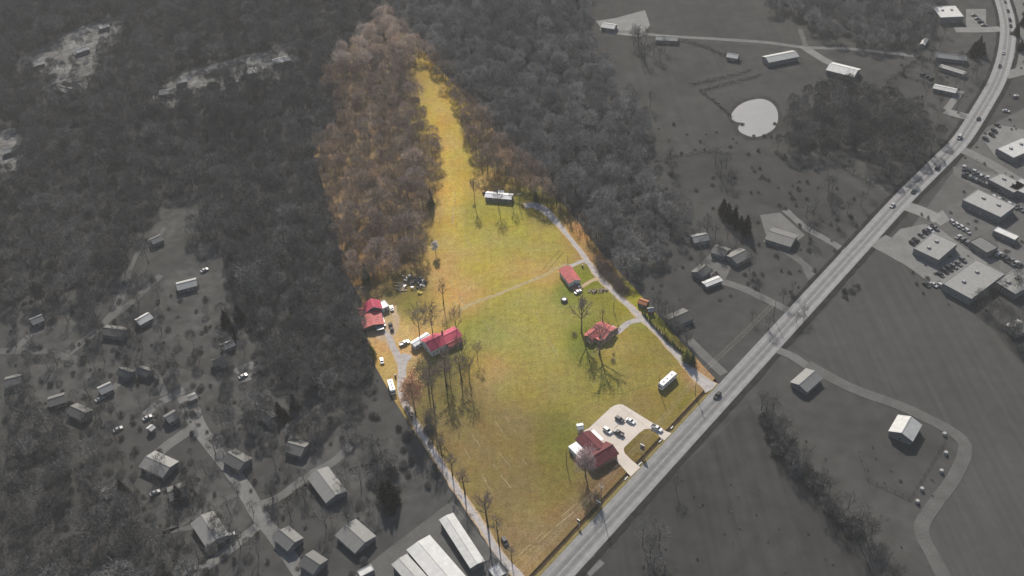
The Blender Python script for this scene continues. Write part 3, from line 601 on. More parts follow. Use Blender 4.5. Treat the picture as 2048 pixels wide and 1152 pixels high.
def mass(name, label, cat, pts, metas, hmin, hmax, h0, wide=1.0, group=None):
    coll = bpy.data.collections.new(name + '_kinds')
    for i, me in enumerate(metas): coll.objects.link(bpy.data.objects.new('%s_kind_%d' % (name, i), me))
    me = bpy.data.meshes.new(name); me.from_pydata([(float(x), float(y), 0) for x, y in pts], [], [])
    n = len(pts); r = np.random.RandomState(n)
    hh = (hmin + (hmax - hmin) * r.uniform(0, 1, n) ** 1.3) * np.array([.8 + .4 * lowfreq(x, y) for x, y in pts]) / h0
    for nm, ty, val in (('turn', 'FLOAT', r.uniform(0, 6.28, n)), ('tall', 'FLOAT', hh), ('wide', 'FLOAT', (hh * .5 + .5 * (hmin + hmax) / 2 / h0) * r.uniform(.7, 1.45, n) * wide), ('pick', 'INT', r.randint(0, len(metas), n))):
        a = me.attributes.new(nm, ty, 'POINT'); a.data.foreach_set('value', val.astype(np.int32 if ty == 'INT' else np.float32))
    o = link(name, me); props(o, label, cat, group, 'stuff')
    ng = bpy.data.node_groups.new(name, 'GeometryNodeTree'); ng.interface.new_socket('Geometry', in_out='INPUT', socket_type='NodeSocketGeometry'); ng.interface.new_socket('Geometry', in_out='OUTPUT', socket_type='NodeSocketGeometry')
    N = ng.nodes; L = ng.links; gi = N.new('NodeGroupInput'); go = N.new('NodeGroupOutput'); ip = N.new('GeometryNodeInstanceOnPoints'); ci = N.new('GeometryNodeCollectionInfo')
    ci.inputs['Collection'].default_value = coll; ci.inputs['Separate Children'].default_value = True; ci.inputs['Reset Children'].default_value = True
    def att(nm, ty):
        a = N.new('GeometryNodeInputNamedAttribute'); a.data_type = ty; a.inputs['Name'].default_value = nm; return a.outputs['Attribute']
    cr = N.new('ShaderNodeCombineXYZ'); L.new(att('turn', 'FLOAT'), cr.inputs[2]); cs = N.new('ShaderNodeCombineXYZ'); wv = att('wide', 'FLOAT'); L.new(wv, cs.inputs[0]); L.new(wv, cs.inputs[1]); L.new(att('tall', 'FLOAT'), cs.inputs[2])
    L.new(gi.outputs[0], ip.inputs['Points']); L.new(ci.outputs[0], ip.inputs['Instance']); ip.inputs['Pick Instance'].default_value = True
    L.new(att('pick', 'INT'), ip.inputs['Instance Index']); L.new(cr.outputs[0], ip.inputs['Rotation']); L.new(cs.outputs[0], ip.inputs['Scale']); L.new(ip.outputs[0], go.inputs[0])
    md = o.modifiers.new('scatter', 'NODES'); md.node_group = ng
    return o
def joined(shapes, tm, cm, name):
    T, C, _ = shapes; nT = len(T.f); b = MB(); b.add(T.v, T.f); b.add(C.v, C.f); me = b.mesh(name, tm); me.materials.append(cm)
    idx = np.zeros(len(me.polygons), np.int32); idx[nT:] = 1; me.polygons.foreach_set('material_index', idx); return me
cw_shapes = [bare_tree(160 + i, 15, 4.6 + .6 * (i % 3), .45, 8, 4, 6, .17, .13, 1.35, up=.6, shell=900) for i in range(4)]
cut = np.percentile(rest[:, 1], 45)
mass('woodland', 'mass of bare brown trees behind the nearest trees of the coloured parcel', 'woodland', rest[rest[:, 1] < cut], [joined(s, bark, wood_tw, 'woodland_kind') for s in cw_shapes], 9, 17, 15)
mass('woodland', 'haze-paled mass of bare trees filling the far tip of the coloured parcel', 'woodland', rest[rest[:, 1] >= cut], [joined(s, bark, hazed_tw, 'woodland_kind') for s in cw_shapes], 9, 17, 15)
gp = [scatter([px], sp, zz, 11 + i, CLEARINGS) for i, ((nm, px), sp, zz) in enumerate(zip(WOODS, (8.2, 8.0, 8.4, 8.4, 10.5), (5, 5, 5, 4, 4)))]
gmetas = [joined(s, gbark, gtwig, 'outer_woodland_kind') for s in gw_shapes]
# keep the grey mass clear of the coloured parcel
pg = [P(*p)[:2] for p in PARCEL_PX]
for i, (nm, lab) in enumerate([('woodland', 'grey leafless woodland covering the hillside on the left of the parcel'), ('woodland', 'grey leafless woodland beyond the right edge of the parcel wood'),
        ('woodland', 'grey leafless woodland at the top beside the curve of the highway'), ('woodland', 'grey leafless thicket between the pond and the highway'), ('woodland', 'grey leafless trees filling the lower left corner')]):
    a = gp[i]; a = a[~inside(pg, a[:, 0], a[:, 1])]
    mass(nm, lab, 'woodland', a, [joined(s, gbark, hazed_grey_tw, 'outer_woodland_kind') for s in gw_shapes] if i in (1, 2) else gmetas, 9, 16, 15)

# ------------------------------------------------------------------ single trees of the parcel
def tree_at(kind, base, top, label, group=None, wide=1.0, name=None, cat='tree', zb=0.0):
    return kind.put(tuple(P(*base)), max(1.2, height_between(base, top)), label, group, cat, name, wide)
for kind, base, top, wd, lab in [
 (K_tall[0], (1163, 664), (1160, 603), .95, 'tall bare tree with a long trunk beside the left end of the brick house'),
 (K_tall[1], (1199, 709), (1198, 660), 1.35, 'large spreading bare tree below the brick house throwing a fan of branch shadows'),
 (K_stub, (1205, 651), (1202, 621), 1.0, 'short pruned tree with stubby limbs just behind the brick house'),
 (K_tall[0], (950, 408), (947, 362), .6, 'slender bare tree left of the white mobile home at the top of the field'),
 (K_yard[0], (998, 420), (996, 376), .9, 'bare tree in front of the middle of the white mobile home'),
 (K_yard[1], (1025, 412), (1023, 378), .75, 'bare tree at the right end of the white mobile home'),
 (K_yard[2], (840, 678), (837, 618), 1.0, 'wide bare tree behind the white trailer near the long red roofed house'),
 (K_yard[0], (866, 670), (865, 612), .95, 'round bare tree directly behind the left part of the long red roofed house'),
 (K_yard[1], (914, 670), (912, 618), .75, 'bare tree behind the right wing of the long red roofed house'),
 (K_thin[0], (887, 608), (887, 562), 1.0, 'thin bare tree alone in the straw patch above the long red roofed house'),
 (K_yard[1], (926, 722), (922, 676), .75, 'bare tree off the right corner of the long red roofed house'),
 (K_yard[2], (955, 719), (954, 688), .95, 'small bare tree alone in the tan patch right of the long red roofed house'),
 (K_yard[0], (940, 769), (938, 718), .75, 'bare tree rightmost of the grove below the long red roofed house'),
 (K_yard[1], (893, 746), (887, 700), .85, 'pale bare tree standing in the house shadow below the long red roof'),
 (K_yard[2], (868, 815), (864, 736), .85, 'tall bare tree next to the orange budding tree'),
 (K_yard[0], (902, 776), (899, 722), .8, 'bare tree in the middle of the grove below the long red roofed house'),
 (K_thin[1], (893, 773), (891, 716), 1.2, 'thin bare tree on the left side of the grove middle'),
 (K_thin[2], (923, 760), (921, 708), 1.2, 'thin bare tree between the two right trees of the grove'),
 (K_thin[0], (858, 787), (856, 742), 1.3, 'thin bare tree behind the orange budding tree'),
 (K_orange, (831, 826), (831, 754), 1.0, 'tree covered in orange buds beside the bend of the gravel lane'),
 (K_yard[2], (865, 880), (864, 818), .72, 'bare tree below the orange budding tree at the edge of the gravel lane'),
 (K_white, (872, 508), (872, 486), 1.1, 'small white flowering tree near the wood edge at the left of the field'),
 (K_pink, (1171, 952), (1172, 907), .85, 'pinkish leafless tree leaning over the white flat roof of the roadside store'),
 (K_con[0], (733, 563), (733, 526), .85, 'dark green evergreen at the lower left edge of the parcel wood'),
 (K_con[1], (862, 412), (861, 378), .75, 'green evergreen on the field side of the parcel wood'),
 (K_con[0], (1072, 402), (1071, 382), 1.0, 'dark evergreen beside the end of the gravel drive'),
 (K_green, (745, 712), (745, 690), 1.0, 'green leafy tree at the left boundary above the parked white car'),
 (K_green, (1372, 722), (1372, 698), 1.0, 'yellow green tree at the end of the evergreen row by the drive'),
 (K_con[1], (1384, 730), (1384, 706), .95, 'dark green evergreen next to the yellow green tree near the highway'),
 ]:
    tree_at(kind, base, top, lab, None, wd)
for i, (kind, base, top, lab) in enumerate([
 (K_thin[0], (884, 912), (883, 872), 'ivy clad roadside tree, topmost of the row along the gravel lane'),
 (K_thin[1], (905, 951), (905, 908), 'ivy clad roadside tree, second from the top of the lane row'),
 (K_thin[2], (930, 988), (929, 938), 'ivy clad roadside tree, third from the top of the lane row'),
 (K_thin[0], (976, 1053), (973, 985), 'tall roadside tree with spread bare limbs, fourth in the lane row'),
 (K_thin[1], (997, 1082), (996, 1034), 'roadside tree beside the dark purple car on the lane verge'),
 (K_thin[2], (1024, 1125), (1024, 1094), 'small roadside tree, lowest of the lane row near the highway')]):
    tree_at(kind, base, top, lab, 'trees along the gravel lane', 1.15)
# rows of small planting
for i in range(27):
    t = i / 26; x = 1281 + (1366 - 1281) * t; y = 628 + (712 - 628) * t + 6 * math.sin(t * 3.1)
    K_arb[i % 2].put(tuple(P(x + 4 + rng.uniform(-.8, .8), y - 1)), rng.uniform(2.4, 3.6), 'small dark evergreen in the row planted beside the gravel drive', 'evergreen row along the drive', 'shrub', wide=rng.uniform(.9, 1.25))
for i in range(34):
    t = rng.random(); x = 1186 + (1240 - 1186) * t + rng.uniform(-3, 20); y = 520 + (586 - 520) * t + rng.uniform(-4, 8)
    K_shr[i % 2].put(tuple(P(x, y)), rng.uniform(2, 4.6), 'leafless shrub in the brushy bank on the right of the gravel drive', 'brush beside the gravel drive', 'shrub', wide=rng.uniform(.9, 1.3))
for i in range(26):
    t = rng.random(); x = 1066 + (1180 - 1066) * t + rng.uniform(-2, 26); y = 388 + (505 - 388) * t + rng.uniform(-4, 6)
    K_thin[i % 3].put(tuple(P(x + 12, y - 4)), rng.uniform(6, 12), 'thin bare tree in the strip between the gravel drive and the parcel edge', 'saplings beyond the gravel drive', 'tree', name='sapling')
for x, y, h, lab in [(1148, 670, 2.6, 'round leafless shrub left of the brick house'), (1226, 722, 2.2, 'dark round shrub in the lawn below the brick house'), (1227, 709, 1.2, 'tiny shrub above the dark round shrub below the brick house'),
                     (948, 413, 1.6, 'low shrub under the slender tree left of the white mobile home')]:
    K_shr[0].put(tuple(P(x, y)), h, lab, None, 'shrub')

# ------------------------------------------------------------------ buildings
glass = mat('window_glass', (.03, .035, .04), rough=.1, var=.05, spec=.6)
trim = mat('white_trim', (.72, .71, .69), var=.05); gtrim = G(.3, 'grey_trim'); door_m = mat('door_paint', (.25, .22, .2)); knob = mat('brass', (.4, .3, .12), rough=.3, metal=.8)
gglass = G(.02, 'grey_glass', rough=.15, spec=.5)
red_roof = mat('red_metal_roof', (.45, .065, .11), rough=.6, var=.25, scale=.5, spec=.2)
pink_roof = mat('faded_red_roof', (.46, .12, .115), rough=.65, var=.28, scale=.5, spec=.2)
rust_roof = mat('maroon_roof', (.13, .035, .04), rough=.7, var=.25, scale=.5, spec=.15)
white_roof = mat('white_roof', (.74, .74, .75), rough=.5, var=.07, scale=.3)
tin_roof = mat('galvanised_roof', (.24, .26, .285), rough=.4, var=.12, metal=.2)
siding = mat('white_siding', (.62, .61, .58), var=.07); brick = mat('brown_brick', (.23, .14, .105), var=.22, scale=3); dark_sid = mat('dark_siding', (.11, .10, .10), var=.2); wood = mat('weathered_wood', (.25, .19, .13), var=.25); found = mat('foundation_block', (.3, .29, .27))
def axis(p1, p2, z):
    A, B = P(*p1, z), P(*p2, z); d = B - A; c = (A + B) / 2
    return c, float(np.linalg.norm(d[:2])), math.atan2(d[1], d[0])
def add_window(root, x, y, z, wd, ht, face, tm, gm):
    """face 0: on a wall parallel to x at y; 1: on a wall parallel to y at x"""
    s = 1 if (y if face == 0 else x) > 0 else -1
    b = MB(); g = MB(); f = .12
    for (u, v, a, c) in ((0, ht / 2, wd + f, f), (0, -ht / 2, wd + f, f), (wd / 2, 0, f, ht - f), (-wd / 2, 0, f, ht - f), (0, 0, .06, ht - f)):
        if face == 0: b.box((x + u, y + s * .04, z + v), (a, .1, c))
        else: b.box((x + s * .04, y + u, z + v), (.1, a, c))
    if face == 0: g.box((x, y + s * .012, z), (wd - .05, .05, ht - .05))
    else: g.box((x + s * .012, y, z), (.05, wd - .05, ht - .05))
    o = b.build('window', tm, root); g.build('pane', gm, o)
def add_door(root, x, y, face, tm, km, wd=1.0, ht=2.05, dm=None):
    s = 1 if (y if face == 0 else x) > 0 else -1; b = MB(); h = MB()
    if face == 0: b.box((x, y + s * .035, ht / 2 + .15), (wd, .1, ht)); h.box((x + wd * .36, y + s * .11, 1.15), (.1, .06, .1))
    else: b.box((x + s * .035, y, ht / 2 + .15), (.1, wd, ht)); h.box((x + s * .11, y + wd * .36, 1.15), (.06, .1, .1))
    o = b.build('door', dm or door_m, root); h.build('handle', km, o)
def gable_part(root, L, Wd, eave, rise, wm, rm, over=.45, x0=0, y0=0, rz=0, fm=None, thick=.14, ribs=True, parts=('wall', 'roof')):
    """walls and two roof slopes of a gabled block, ridge along local x"""
    c, s = math.cos(rz), math.sin(rz)
    def tr(b):
        b.v = [(x * c - y * s + x0, x * s + y * c + y0, z) for x, y, z in b.v]; return b
    w_ = MB(); hx, hy = L / 2, Wd / 2
    w_.add([(-hx, -hy, 0), (hx, -hy, 0), (hx, hy, 0), (-hx, hy, 0), (-hx, -hy, eave), (hx, -hy, eave), (hx, hy, eave), (-hx, hy, eave), (-hx, 0, eave + rise), (hx, 0, eave + rise)],
           [(0, 1, 5, 4), (2, 3, 7, 6), (1, 2, 6, 9, 5), (3, 0, 4, 8, 7), (4, 5, 9, 8), (6, 7, 8, 9)])
    tr(w_).build(parts[0], wm, root)
    k = rise / hy; ox, oy = hx + over, hy + over; zo = eave - k * over; zr = eave + rise
    ro = None
    for sgn in (1, -1):
        b = MB(); vs = []
        for z_ in (.03, .03 + thick): vs += [(-ox, 0, zr + z_), (ox, 0, zr + z_), (ox, sgn * oy, zo + z_), (-ox, sgn * oy, zo + z_)]
        f = [(0, 1, 2, 3), (7, 6, 5, 4), (0, 4, 5, 1), (1, 5, 6, 2), (2, 6, 7, 3), (3, 7, 4, 0)]
        b.add(vs, f if sgn > 0 else [q[::-1] for q in f]); tr(b)
        ro = b.build('roof_slope' if parts[1] == 'roof' else parts[1], rm, root)
        if ribs:
            n = max(3, int(L / 1.2)); rb = MB(); ang = math.atan2(rise, hy); sl = math.hypot(oy, k * oy)
            for i in range(n + 1):
                x = -ox + 2 * ox * i / n * .998 + .01
                rb.add([(x - .03, 0, zr + .18), (x + .03, 0, zr + .18), (x + .03, sgn * oy, zo + .18), (x - .03, sgn * oy, zo + .18), (x - .03, 0, zr + .24), (x + .03, 0, zr + .24), (x + .03, sgn * oy, zo + .24), (x - .03, sgn * oy, zo + .24)],
                       [(0, 1, 2, 3), (7, 6, 5, 4), (0, 4, 5, 1), (1, 5, 6, 2), (2, 6, 7, 3), (3, 7, 4, 0)])
            tr(rb).build('standing_seam', rm, ro)
    rc = MB().box((0, 0, zr + .24), (2 * ox, .35, .08)); tr(rc).build('ridge_cap', rm, root)
    if fm:
        fb = MB()
        for sx in (-1, 1):
            for sg in (1, -1):
                fb.add([(sx * (ox + .01), 0, zr - .1), (sx * (ox + .01), 0, zr + .2), (sx * (ox + .01), sg * oy, zo + .2), (sx * (ox + .01), sg * oy, zo - .1),
                        (sx * (ox + .06), 0, zr - .1), (sx * (ox + .06), 0, zr + .2), (sx * (ox + .06), sg * oy, zo + .2), (sx * (ox + .06), sg * oy, zo - .1)],
                       [(0, 1, 2, 3), (7, 6, 5, 4), (0, 4, 5, 1), (1, 5, 6, 2), (2, 6, 7, 3), (3, 7, 4, 0)])
        tr(fb).build('fascia', fm, root)
def house(name, label, p1, p2, Wd, eave, rise, rm, wm, cat='house', windows=3, doors=1, fm=None, group=None, flat=False, chimney=False, tm=None, gm=None, over=.45, ribs=True, dbig=False):
    c, L, rz = axis(p1, p2, eave + (rise if not flat else .3)); tm = tm or trim; gm = gm or glass
    root = empty(name, (c[0], c[1], 0), rz, label, cat, group)
    if flat:
        MB().box((0, 0, eave / 2), (L, Wd, eave)).build('wall', wm, root)
        MB().box((0, 0, eave + .12), (L + .3, Wd + .3, .24)).build('roof', rm, root)
        b = MB()
        for (x, y, a, d) in ((0, Wd / 2, L + .3, .25), (0, -Wd / 2, L + .3, .25), (L / 2, 0, .25, Wd), (-L / 2, 0, .25, Wd)): b.box((x, y, eave + .36), (a, d, .22))
        b.build('parapet', fm or rm, root)
        if L > 14:
            for i in range(2): 
                v = MB().box((L * (.2 - .4 * i), Wd * .12, eave + .7), (1.8, 1.5, .9)).build('roof_vent', tm, root)
    else: gable_part(root, L - 2 * over, Wd - 2 * over, eave, rise, wm, rm, over, fm=fm, ribs=ribs)
    iw, il = (Wd - 2 * over if not flat else Wd), (L - 2 * over if not flat else L)
    for sgn in (1, -1):
        for i in range(windows):
            x = il * ((i + .5) / windows - .5)
            if doors and sgn < 0 and i == windows // 2:
                if dbig: add_door(root, x, -iw / 2, 0, tm, knob, min(4.2, il * .3), min(3.2, eave * .85), tm)
                else: add_door(root, x, -iw / 2, 0, tm, knob)
            else: add_window(root, x, sgn * iw / 2, min(1.6, eave * .58), 1.15, 1.2, 0, tm, gm)
    if windows > 1:
        add_window(root, il / 2, 0, min(1.6, eave * .58), 1.1, 1.2, 1, tm, gm); add_window(root, -il / 2, 0, min(1.6, eave * .58), 1.1, 1.2, 1, tm, gm)
    if chimney:
        b = MB().box((L * .18, .6, eave + rise * .5 + 1), (.8, .7, rise + 2)); o = b.build('chimney', found, root)
    return root, L, Wd
# --- far mobile home
r_, L_, W_ = house('mobile_home', 'long white roofed mobile home at the top of the field below the wood', (971, 386), (1025, 391), 6.6, 2.9, .9, white_roof, dark_sid, windows=5, fm=trim, ribs=False)
MB().box((0, 4.4, 2.75), (4.2, 2.6, .14)).build('porch_roof', white_roof, r_); 
for x in (-1.9, 1.9): MB().box((x, 5.5, 1.35), (.14, .14, 2.7)).build('porch_post', trim, r_)
MB().box((0, 4.6, .35), (4.2, 2.6, .14)).build('porch_deck', wood, r_)
MB().box((0, 0, .2), (L_ - .7, 5.72, .4)).build('skirting', found, r_)
# --- red roofed house by the drive
r_, L_, W_ = house('farmhouse', 'white gabled house with ribbed red metal roof beside the gravel drive', (1129, 532), (1150, 560), 7.8, 3.0, 1.3, pink_roof, siding, windows=4, fm=trim, chimney=False)
dk = MB().box((L_ / 2 + 2.2, 0, .55), (4.4, 5.4, .16)).build('porch_deck', wood, r_)
for y in (-2.5, 2.5): MB().box((L_ / 2 + 4.2, y, .95), (.14, .14, 1.9)).build('porch_post', wood, r_)
MB().box((L_ / 2 + 4.2, 0, 1.25), (.08, 5.0, .1)).build('rail', wood, r_)
for k_, (x, y, sx, sy, sz, m_) in enumerate([(1.6, -.8, 1.6, .8, .8, brick), (2.6, 1.2, .9, .9, .9, trim), (3.2, -.9, 1.0, 1.4, .6, pink_roof), (1.2, 1.6, .7, .7, 1.1, dark_sid)]):
    b = MB().box((0, 0, sz * .45), (sx, sy, sz * .9)).box((0, 0, sz * .95), (sx * 1.06, sy * 1.06, sz * .1))
    nm = ['storage_bench', 'storage_crate', 'folded_tarp', 'dark_bin'][k_]
    lab = ['brown storage bench on the deck of the red metal roofed house', 'white crate on the deck of the red metal roofed house', 'reddish folded tarp on the deck of the red metal roofed house', 'dark bin on the deck beside the gable of the red metal roofed house'][k_]
    o = b.build(nm, m_); o.matrix_world = Matrix.Translation(r_.location) @ Matrix.Rotation(r_.rotation_euler[2], 4, 'Z') @ Matrix.Translation((L_ / 2 + x, y, .63)); props(o, lab, ['bench', 'crate', 'tarp', 'bin'][k_])
# --- brick house
r_, L_, W_ = house('brick_house', 'brown brick house with red roof and cross gable shaded by bare trees', (1191, 648), (1221, 663), 11.0, 3.0, 1.7, pink_roof, brick, windows=4, fm=trim, chimney=False)
gable_part(r_, 7.5, 5.2, 3.0, 1.2, brick, pink_roof, .4, x0=-L_ * .30, y0=-5.4, rz=R(90), parts=('wing_wall', 'wing_roof'))
add_window(r_, -L_ * .30, -9.15, 1.6, 1.3, 1.3, 0, trim, glass)
MB().box((L_ * .12, -6.1, 2.75), (5.0, 2.6, .14)).build('porch_roof', pink_roof, r_)
for x in (-.05, .28): MB().box((L_ * x, -7.2, 1.35), (.16, .16, 2.7)).build('porch_post', trim, r_)
# --- long red roofed house on the left
r_, L_, W_ = house('farmhouse', 'long crimson roofed white house with lower wings below the round bare trees', (850.5, 686), (882.5, 670.5), 11.0, 4.2, 2.0, red_roof, siding, windows=4, fm=trim)
gable_part(r_, 10.5, 8.0, 3.4, 1.2, siding, red_roof, .4, x0=L_ / 2 + 4.7, y0=.3, parts=('wing_wall', 'wing_roof'), fm=trim)
gable_part(r_, 8.0, 3.6, 2.6, .9, brick, pink_roof, .3, x0=L_ / 2 + 4.6, y0=-4.9, parts=('porch_wall', 'porch_roof'))
for x in (2.5, 6.5): add_window(r_, L_ / 2 + x, -6.7, 1.5, 1.2, 1.1, 0, trim, glass)
MB().box((L_ / 2 + 2, 2.6, 4.0), (.8, .8, 5.0)).build('chimney', brick, r_)
r_, L_, W_ = house('trailer_home', 'narrow pale grey trailer home beside the long crimson roofed house', (824, 688), (858, 667), 4.6, 2.9, .5, white_roof, siding, windows=4, ribs=False)
# --- barn group
r_, L_, W_ = house('barn', 'barn with crimson and white gable roof at the left boundary', (742, 597), (747, 614), 9.5, 4.0, 2.4, red_roof, dark_sid, cat='barn', windows=2, dbig=True, fm=trim)
sl_ = MB().box((2.4, 2.4 if False else 0, 0), (.01, .01, .01))
c0 = P(742, 632, 3); 
ls = empty('workshop', (c0[0], c0[1], 0), r_.rotation_euler[2], 'low workshop with broad faded red roof attached below the barn', 'barn')
gable_part(ls, 16.5, 11.0, 2.8, 1.1, dark_sid, pink_roof, .4, parts=('wall', 'roof'))
for x in (-4, 0, 4): add_window(ls, x, 5.5, 1.5, 1.2, 1.0, 0, trim, glass)
add_door(ls, 2, -5.5, 0, trim, knob, 3.4, 2.5, trim)
MB().box((9.6, 2.8, 1.9), (3.4, 4.2, .14)).build('lean_to_roof', tin_roof, ls)
for y in (1.0, 4.6): MB().box((11, y, .95), (.12, .12, 1.9)).build('lean_to_post', wood, ls)
house('shed', 'small white flat roofed shed beside the crimson and white barn', (759, 612), (773, 606), 5.6, 2.6, .3, white_roof, siding, cat='shed', windows=1, flat=True, doors=1)
# --- roadside store
r_, L_, W_ = house('roadside_store', 'roadside store with maroon gabled roof and white flat section by the concrete lot', Z6(265, 500), Z6(462, 690), 9.0, 3.4, 1.6, rust_roof, brick, cat='store', windows=4, fm=trim)
gable_part(r_, 12.5, 8.4, 3.4, 1.9, brick, rust_roof, .6, x0=L_ / 2 + 2.2, y0=-.6, rz=R(90), parts=('front_wall', 'front_roof'), fm=trim)
MB().box((.6, -6.9, 2.8), (11.0, 5.2, .3)).build('flat_roof', white_roof, r_)
MB().box((.6, -6.9, 1.32), (10.6, 4.9, 2.62)).build('flat_wall', siding, r_)
MB().box((-2, 5.4, 3.0), (L_ * .6, 2.0, .18)).build('awning', white_roof, r_)
for x in (-7, -2, 3): MB().box((x, 6.2, 1.45), (.14, .14, 2.9)).build('awning_post', trim, r_)
for x in (-5, 0, 5): add_window(r_, x * .8 + .6, -9.35, 1.5, 1.3, 1.1, 0, trim, glass)
add_door(r_, L_ / 2 + 6.2, -.6, 1, trim, knob, 1.8, 2.2, glass)
for y in (-4, 2.6): add_window(r_, L_ / 2 + 6.2, y, 1.5, 1.6, 1.3, 1, trim, glass)
r_, L_, W_ = house('shed', 'small grey metal roofed shed behind the roadside store', (1154, 853), (1167, 851), 3.9, 2.6, .4, tin_roof, siding, cat='shed', windows=1, over=.2)
house('shed', 'dark red garden shed with grey roof beside the evergreen row', (1295, 617.5), (1308, 616), 3.6, 2.4, .8, tin_roof, mat('barn_red', (.25, .05, .055)), cat='shed', windows=1, over=.2)
house('shed', 'orange roofed outbuilding at the right boundary above the dark red shed', (1278, 598), (1296, 604), 4.6, 2.5, 1.0, mat('orange_roof', (.42, .18, .09)), dark_sid, cat='shed', windows=1, over=.25)

# ------------------------------------------------------------------ vehicles
tyre = mat('tyre_rubber', (.02, .02, .02)); lamp_m = mat('lamp_lens', (.7, .7, .68), rough=.2); tail_m = mat('tail_lens', (.35, .02, .02), rough=.3); rim_m = mat('wheel_rim', (.5, .5, .5), rough=.3, metal=.6)
def paint(n, c): return mat('car_paint_' + n, c, rough=.25, var=.04, spec=.6)
PAINT = {'white': paint('white', (.78, .78, .77)), 'silver': paint('silver', (.42, .43, .44)), 'charcoal': paint('charcoal', (.06, .065, .07)), 'dark': paint('dark', (.03, .03, .035)), 'purple': paint('purple', (.055, .03, .05)), 'red': paint('red', (.35, .05, .04)),
         'gwhite': paint('grey_white', (.36,) * 3), 'gmid': paint('grey_mid', (.13,) * 3), 'gdark': paint('grey_dark', (.018,) * 3)}
_veh = {}
def vehicle_parts(kind, col):
    key = (kind, col)
    if key in _veh: return _veh[key]
    pm = PAINT[col]; gl = gglass if col[0] == 'g' else glass; parts = []
    W2 = .93
    if kind == 'sedan': L = 4.7; body = [(-2.35, .35), (-2.38, .8), (-2.3, .98), (-1.5, 1.03), (.9, .98), (2.15, .82), (2.35, .62), (2.35, .32)]; cab = [(-1.75, 1.0), (-1.0, 1.44), (.25, 1.46), (1.05, 1.0)]
    elif kind == 'suv': L = 4.8; body = [(-2.4, .4), (-2.42, 1.0), (-2.36, 1.12), (1.0, 1.1), (2.2, 1.0), (2.4, .75), (2.4, .38)]; cab = [(-2.3, 1.1), (-2.0, 1.74), (.35, 1.78), (1.15, 1.1)]; W2 = .96
    elif kind == 'van': L = 5.2; body = [(-2.6, .4), (-2.62, 1.1), (1.4, 1.12), (2.4, 1.0), (2.6, .7), (2.6, .38)]; cab = [(-2.55, 1.1), (-2.45, 1.98), (.9, 1.98), (1.8, 1.1)]; W2 = 1.0
    else: L = 5.8; body = [(-2.9, .5), (-2.9, 1.0), (-.55, 1.0), (1.4, 1.12), (2.75, 1.05), (2.9, .8), (2.9, .42)]; cab = [(-.6, 1.05), (-.5, 1.82), (.75, 1.84), (1.45, 1.1)]; W2 = 1.0
    b = MB().prism(body, -W2, W2); parts.append(('body', b.mesh('body', pm), None))
    cb = MB(); n = len(cab); z0 = 1.2
    cb.prism([(x, z) for x, z in cab], -W2 * .94, W2 * .94, -W2 * .78, W2 * .78, z0); parts.append(('window', cb.mesh('window', gl), None))
    xa, xb, zt = cab[1][0], cab[2][0], cab[1][1]
    rf = MB().box(((xa + xb) / 2, 0, zt + .045), (xb - xa + .05, W2 * 1.6, .09))
    for x0, z0_, x1, z1_ in ((cab[0][0], cab[0][1], cab[1][0], cab[1][1]), (cab[3][0], cab[3][1], cab[2][0], cab[2][1]), ((xa + xb) / 2, 1.05, (xa + xb) / 2, zt)):
        for sg in (-1, 1): rf.tube([(x0, sg * W2 * .945, z0_), (x1, sg * W2 * .79, z1_)], .055, 4)
    parts.append(('roof', rf.mesh('roof', pm), None))
    if kind == 'pickup':
        bd = MB().box((-1.75, W2 - .05, 1.2), (2.3, .1, .45)).box((-1.75, -W2 + .05, 1.2), (2.3, .1, .45)).box((-2.85, 0, 1.2), (.1, 2 * W2, .45)); parts.append(('bed_side', bd.mesh('bed_side', pm), None))
        parts.append(('bed_liner', MB().box((-1.72, 0, 1.02), (2.15, 1.7, .05)).mesh('bed_liner', PAINT['dark'] if col[0] != 'g' else gglass), None))
    wx = L * .31
    for sx in (-1, 1):
        for sy in (-1, 1):
            k_ = MB().tube([(sx * wx, sy * (W2 - .2), .36), (sx * wx, sy * (W2 + .02), .36)], .36, 12); i0 = len(parts); parts.append(('wheel', k_.mesh('wheel', tyre), None))
            parts.append(('rim', MB().tube([(sx * wx, sy * (W2 + .0), .36), (sx * wx, sy * (W2 + .035), .36)], .2, 8).mesh('rim', rim_m), i0))
    for sy in (-1, 1):
        parts.append(('headlight', MB().box((L / 2 - .06, sy * W2 * .72, .72), (.16, .36, .16)).mesh('headlight', lamp_m), None))
        parts.append(('tail_light', MB().box((-L / 2 + .02, sy * W2 * .8, .85), (.12, .25, .2)).mesh('tail_light', tail_m if col[0] != 'g' else lamp_m), None))
    for sy in (-1, 1): parts.append(('mirror', MB().box((cab[3][0] - .25, sy * (W2 + .08), 1.12), (.12, .16, .14)).mesh('mirror', pm), None))
    _veh[key] = parts; return parts
def vehicle(kind, col, px, toward, label, group=None, name=None, z=0.0, scale=1.0, cat=None):
    p = P(*px, .7); q = P(*toward, .7); d = q - p
    o = empty(name or {'sedan': 'parked_car', 'suv': 'parked_suv', 'van': 'parked_van', 'pickup': 'pickup_truck'}[kind], (p[0], p[1], z), math.atan2(d[1], d[0]), label, cat or {'sedan': 'car', 'suv': 'car', 'van': 'van', 'pickup': 'pickup truck'}[kind], group, (scale,) * 3)
    made = []
    for nm, me, par in vehicle_parts(kind, col): made.append(link(nm, me, o if par is None else made[par]))
    return o
def zz(x, y): return Z6(x, y)
vehicle('suv', 'charcoal', zz(705, 345), zz(745, 368), 'dark grey car parked highest on the concrete lot', z=.03)
vehicle('sedan', 'white', zz(835, 365), zz(880, 388), 'white car parked right of the dark grey car on the concrete lot', z=.03)
vehicle('suv', 'white', zz(562, 478), zz(600, 505), 'white utility car parked nearest the store on the concrete lot', z=.03)
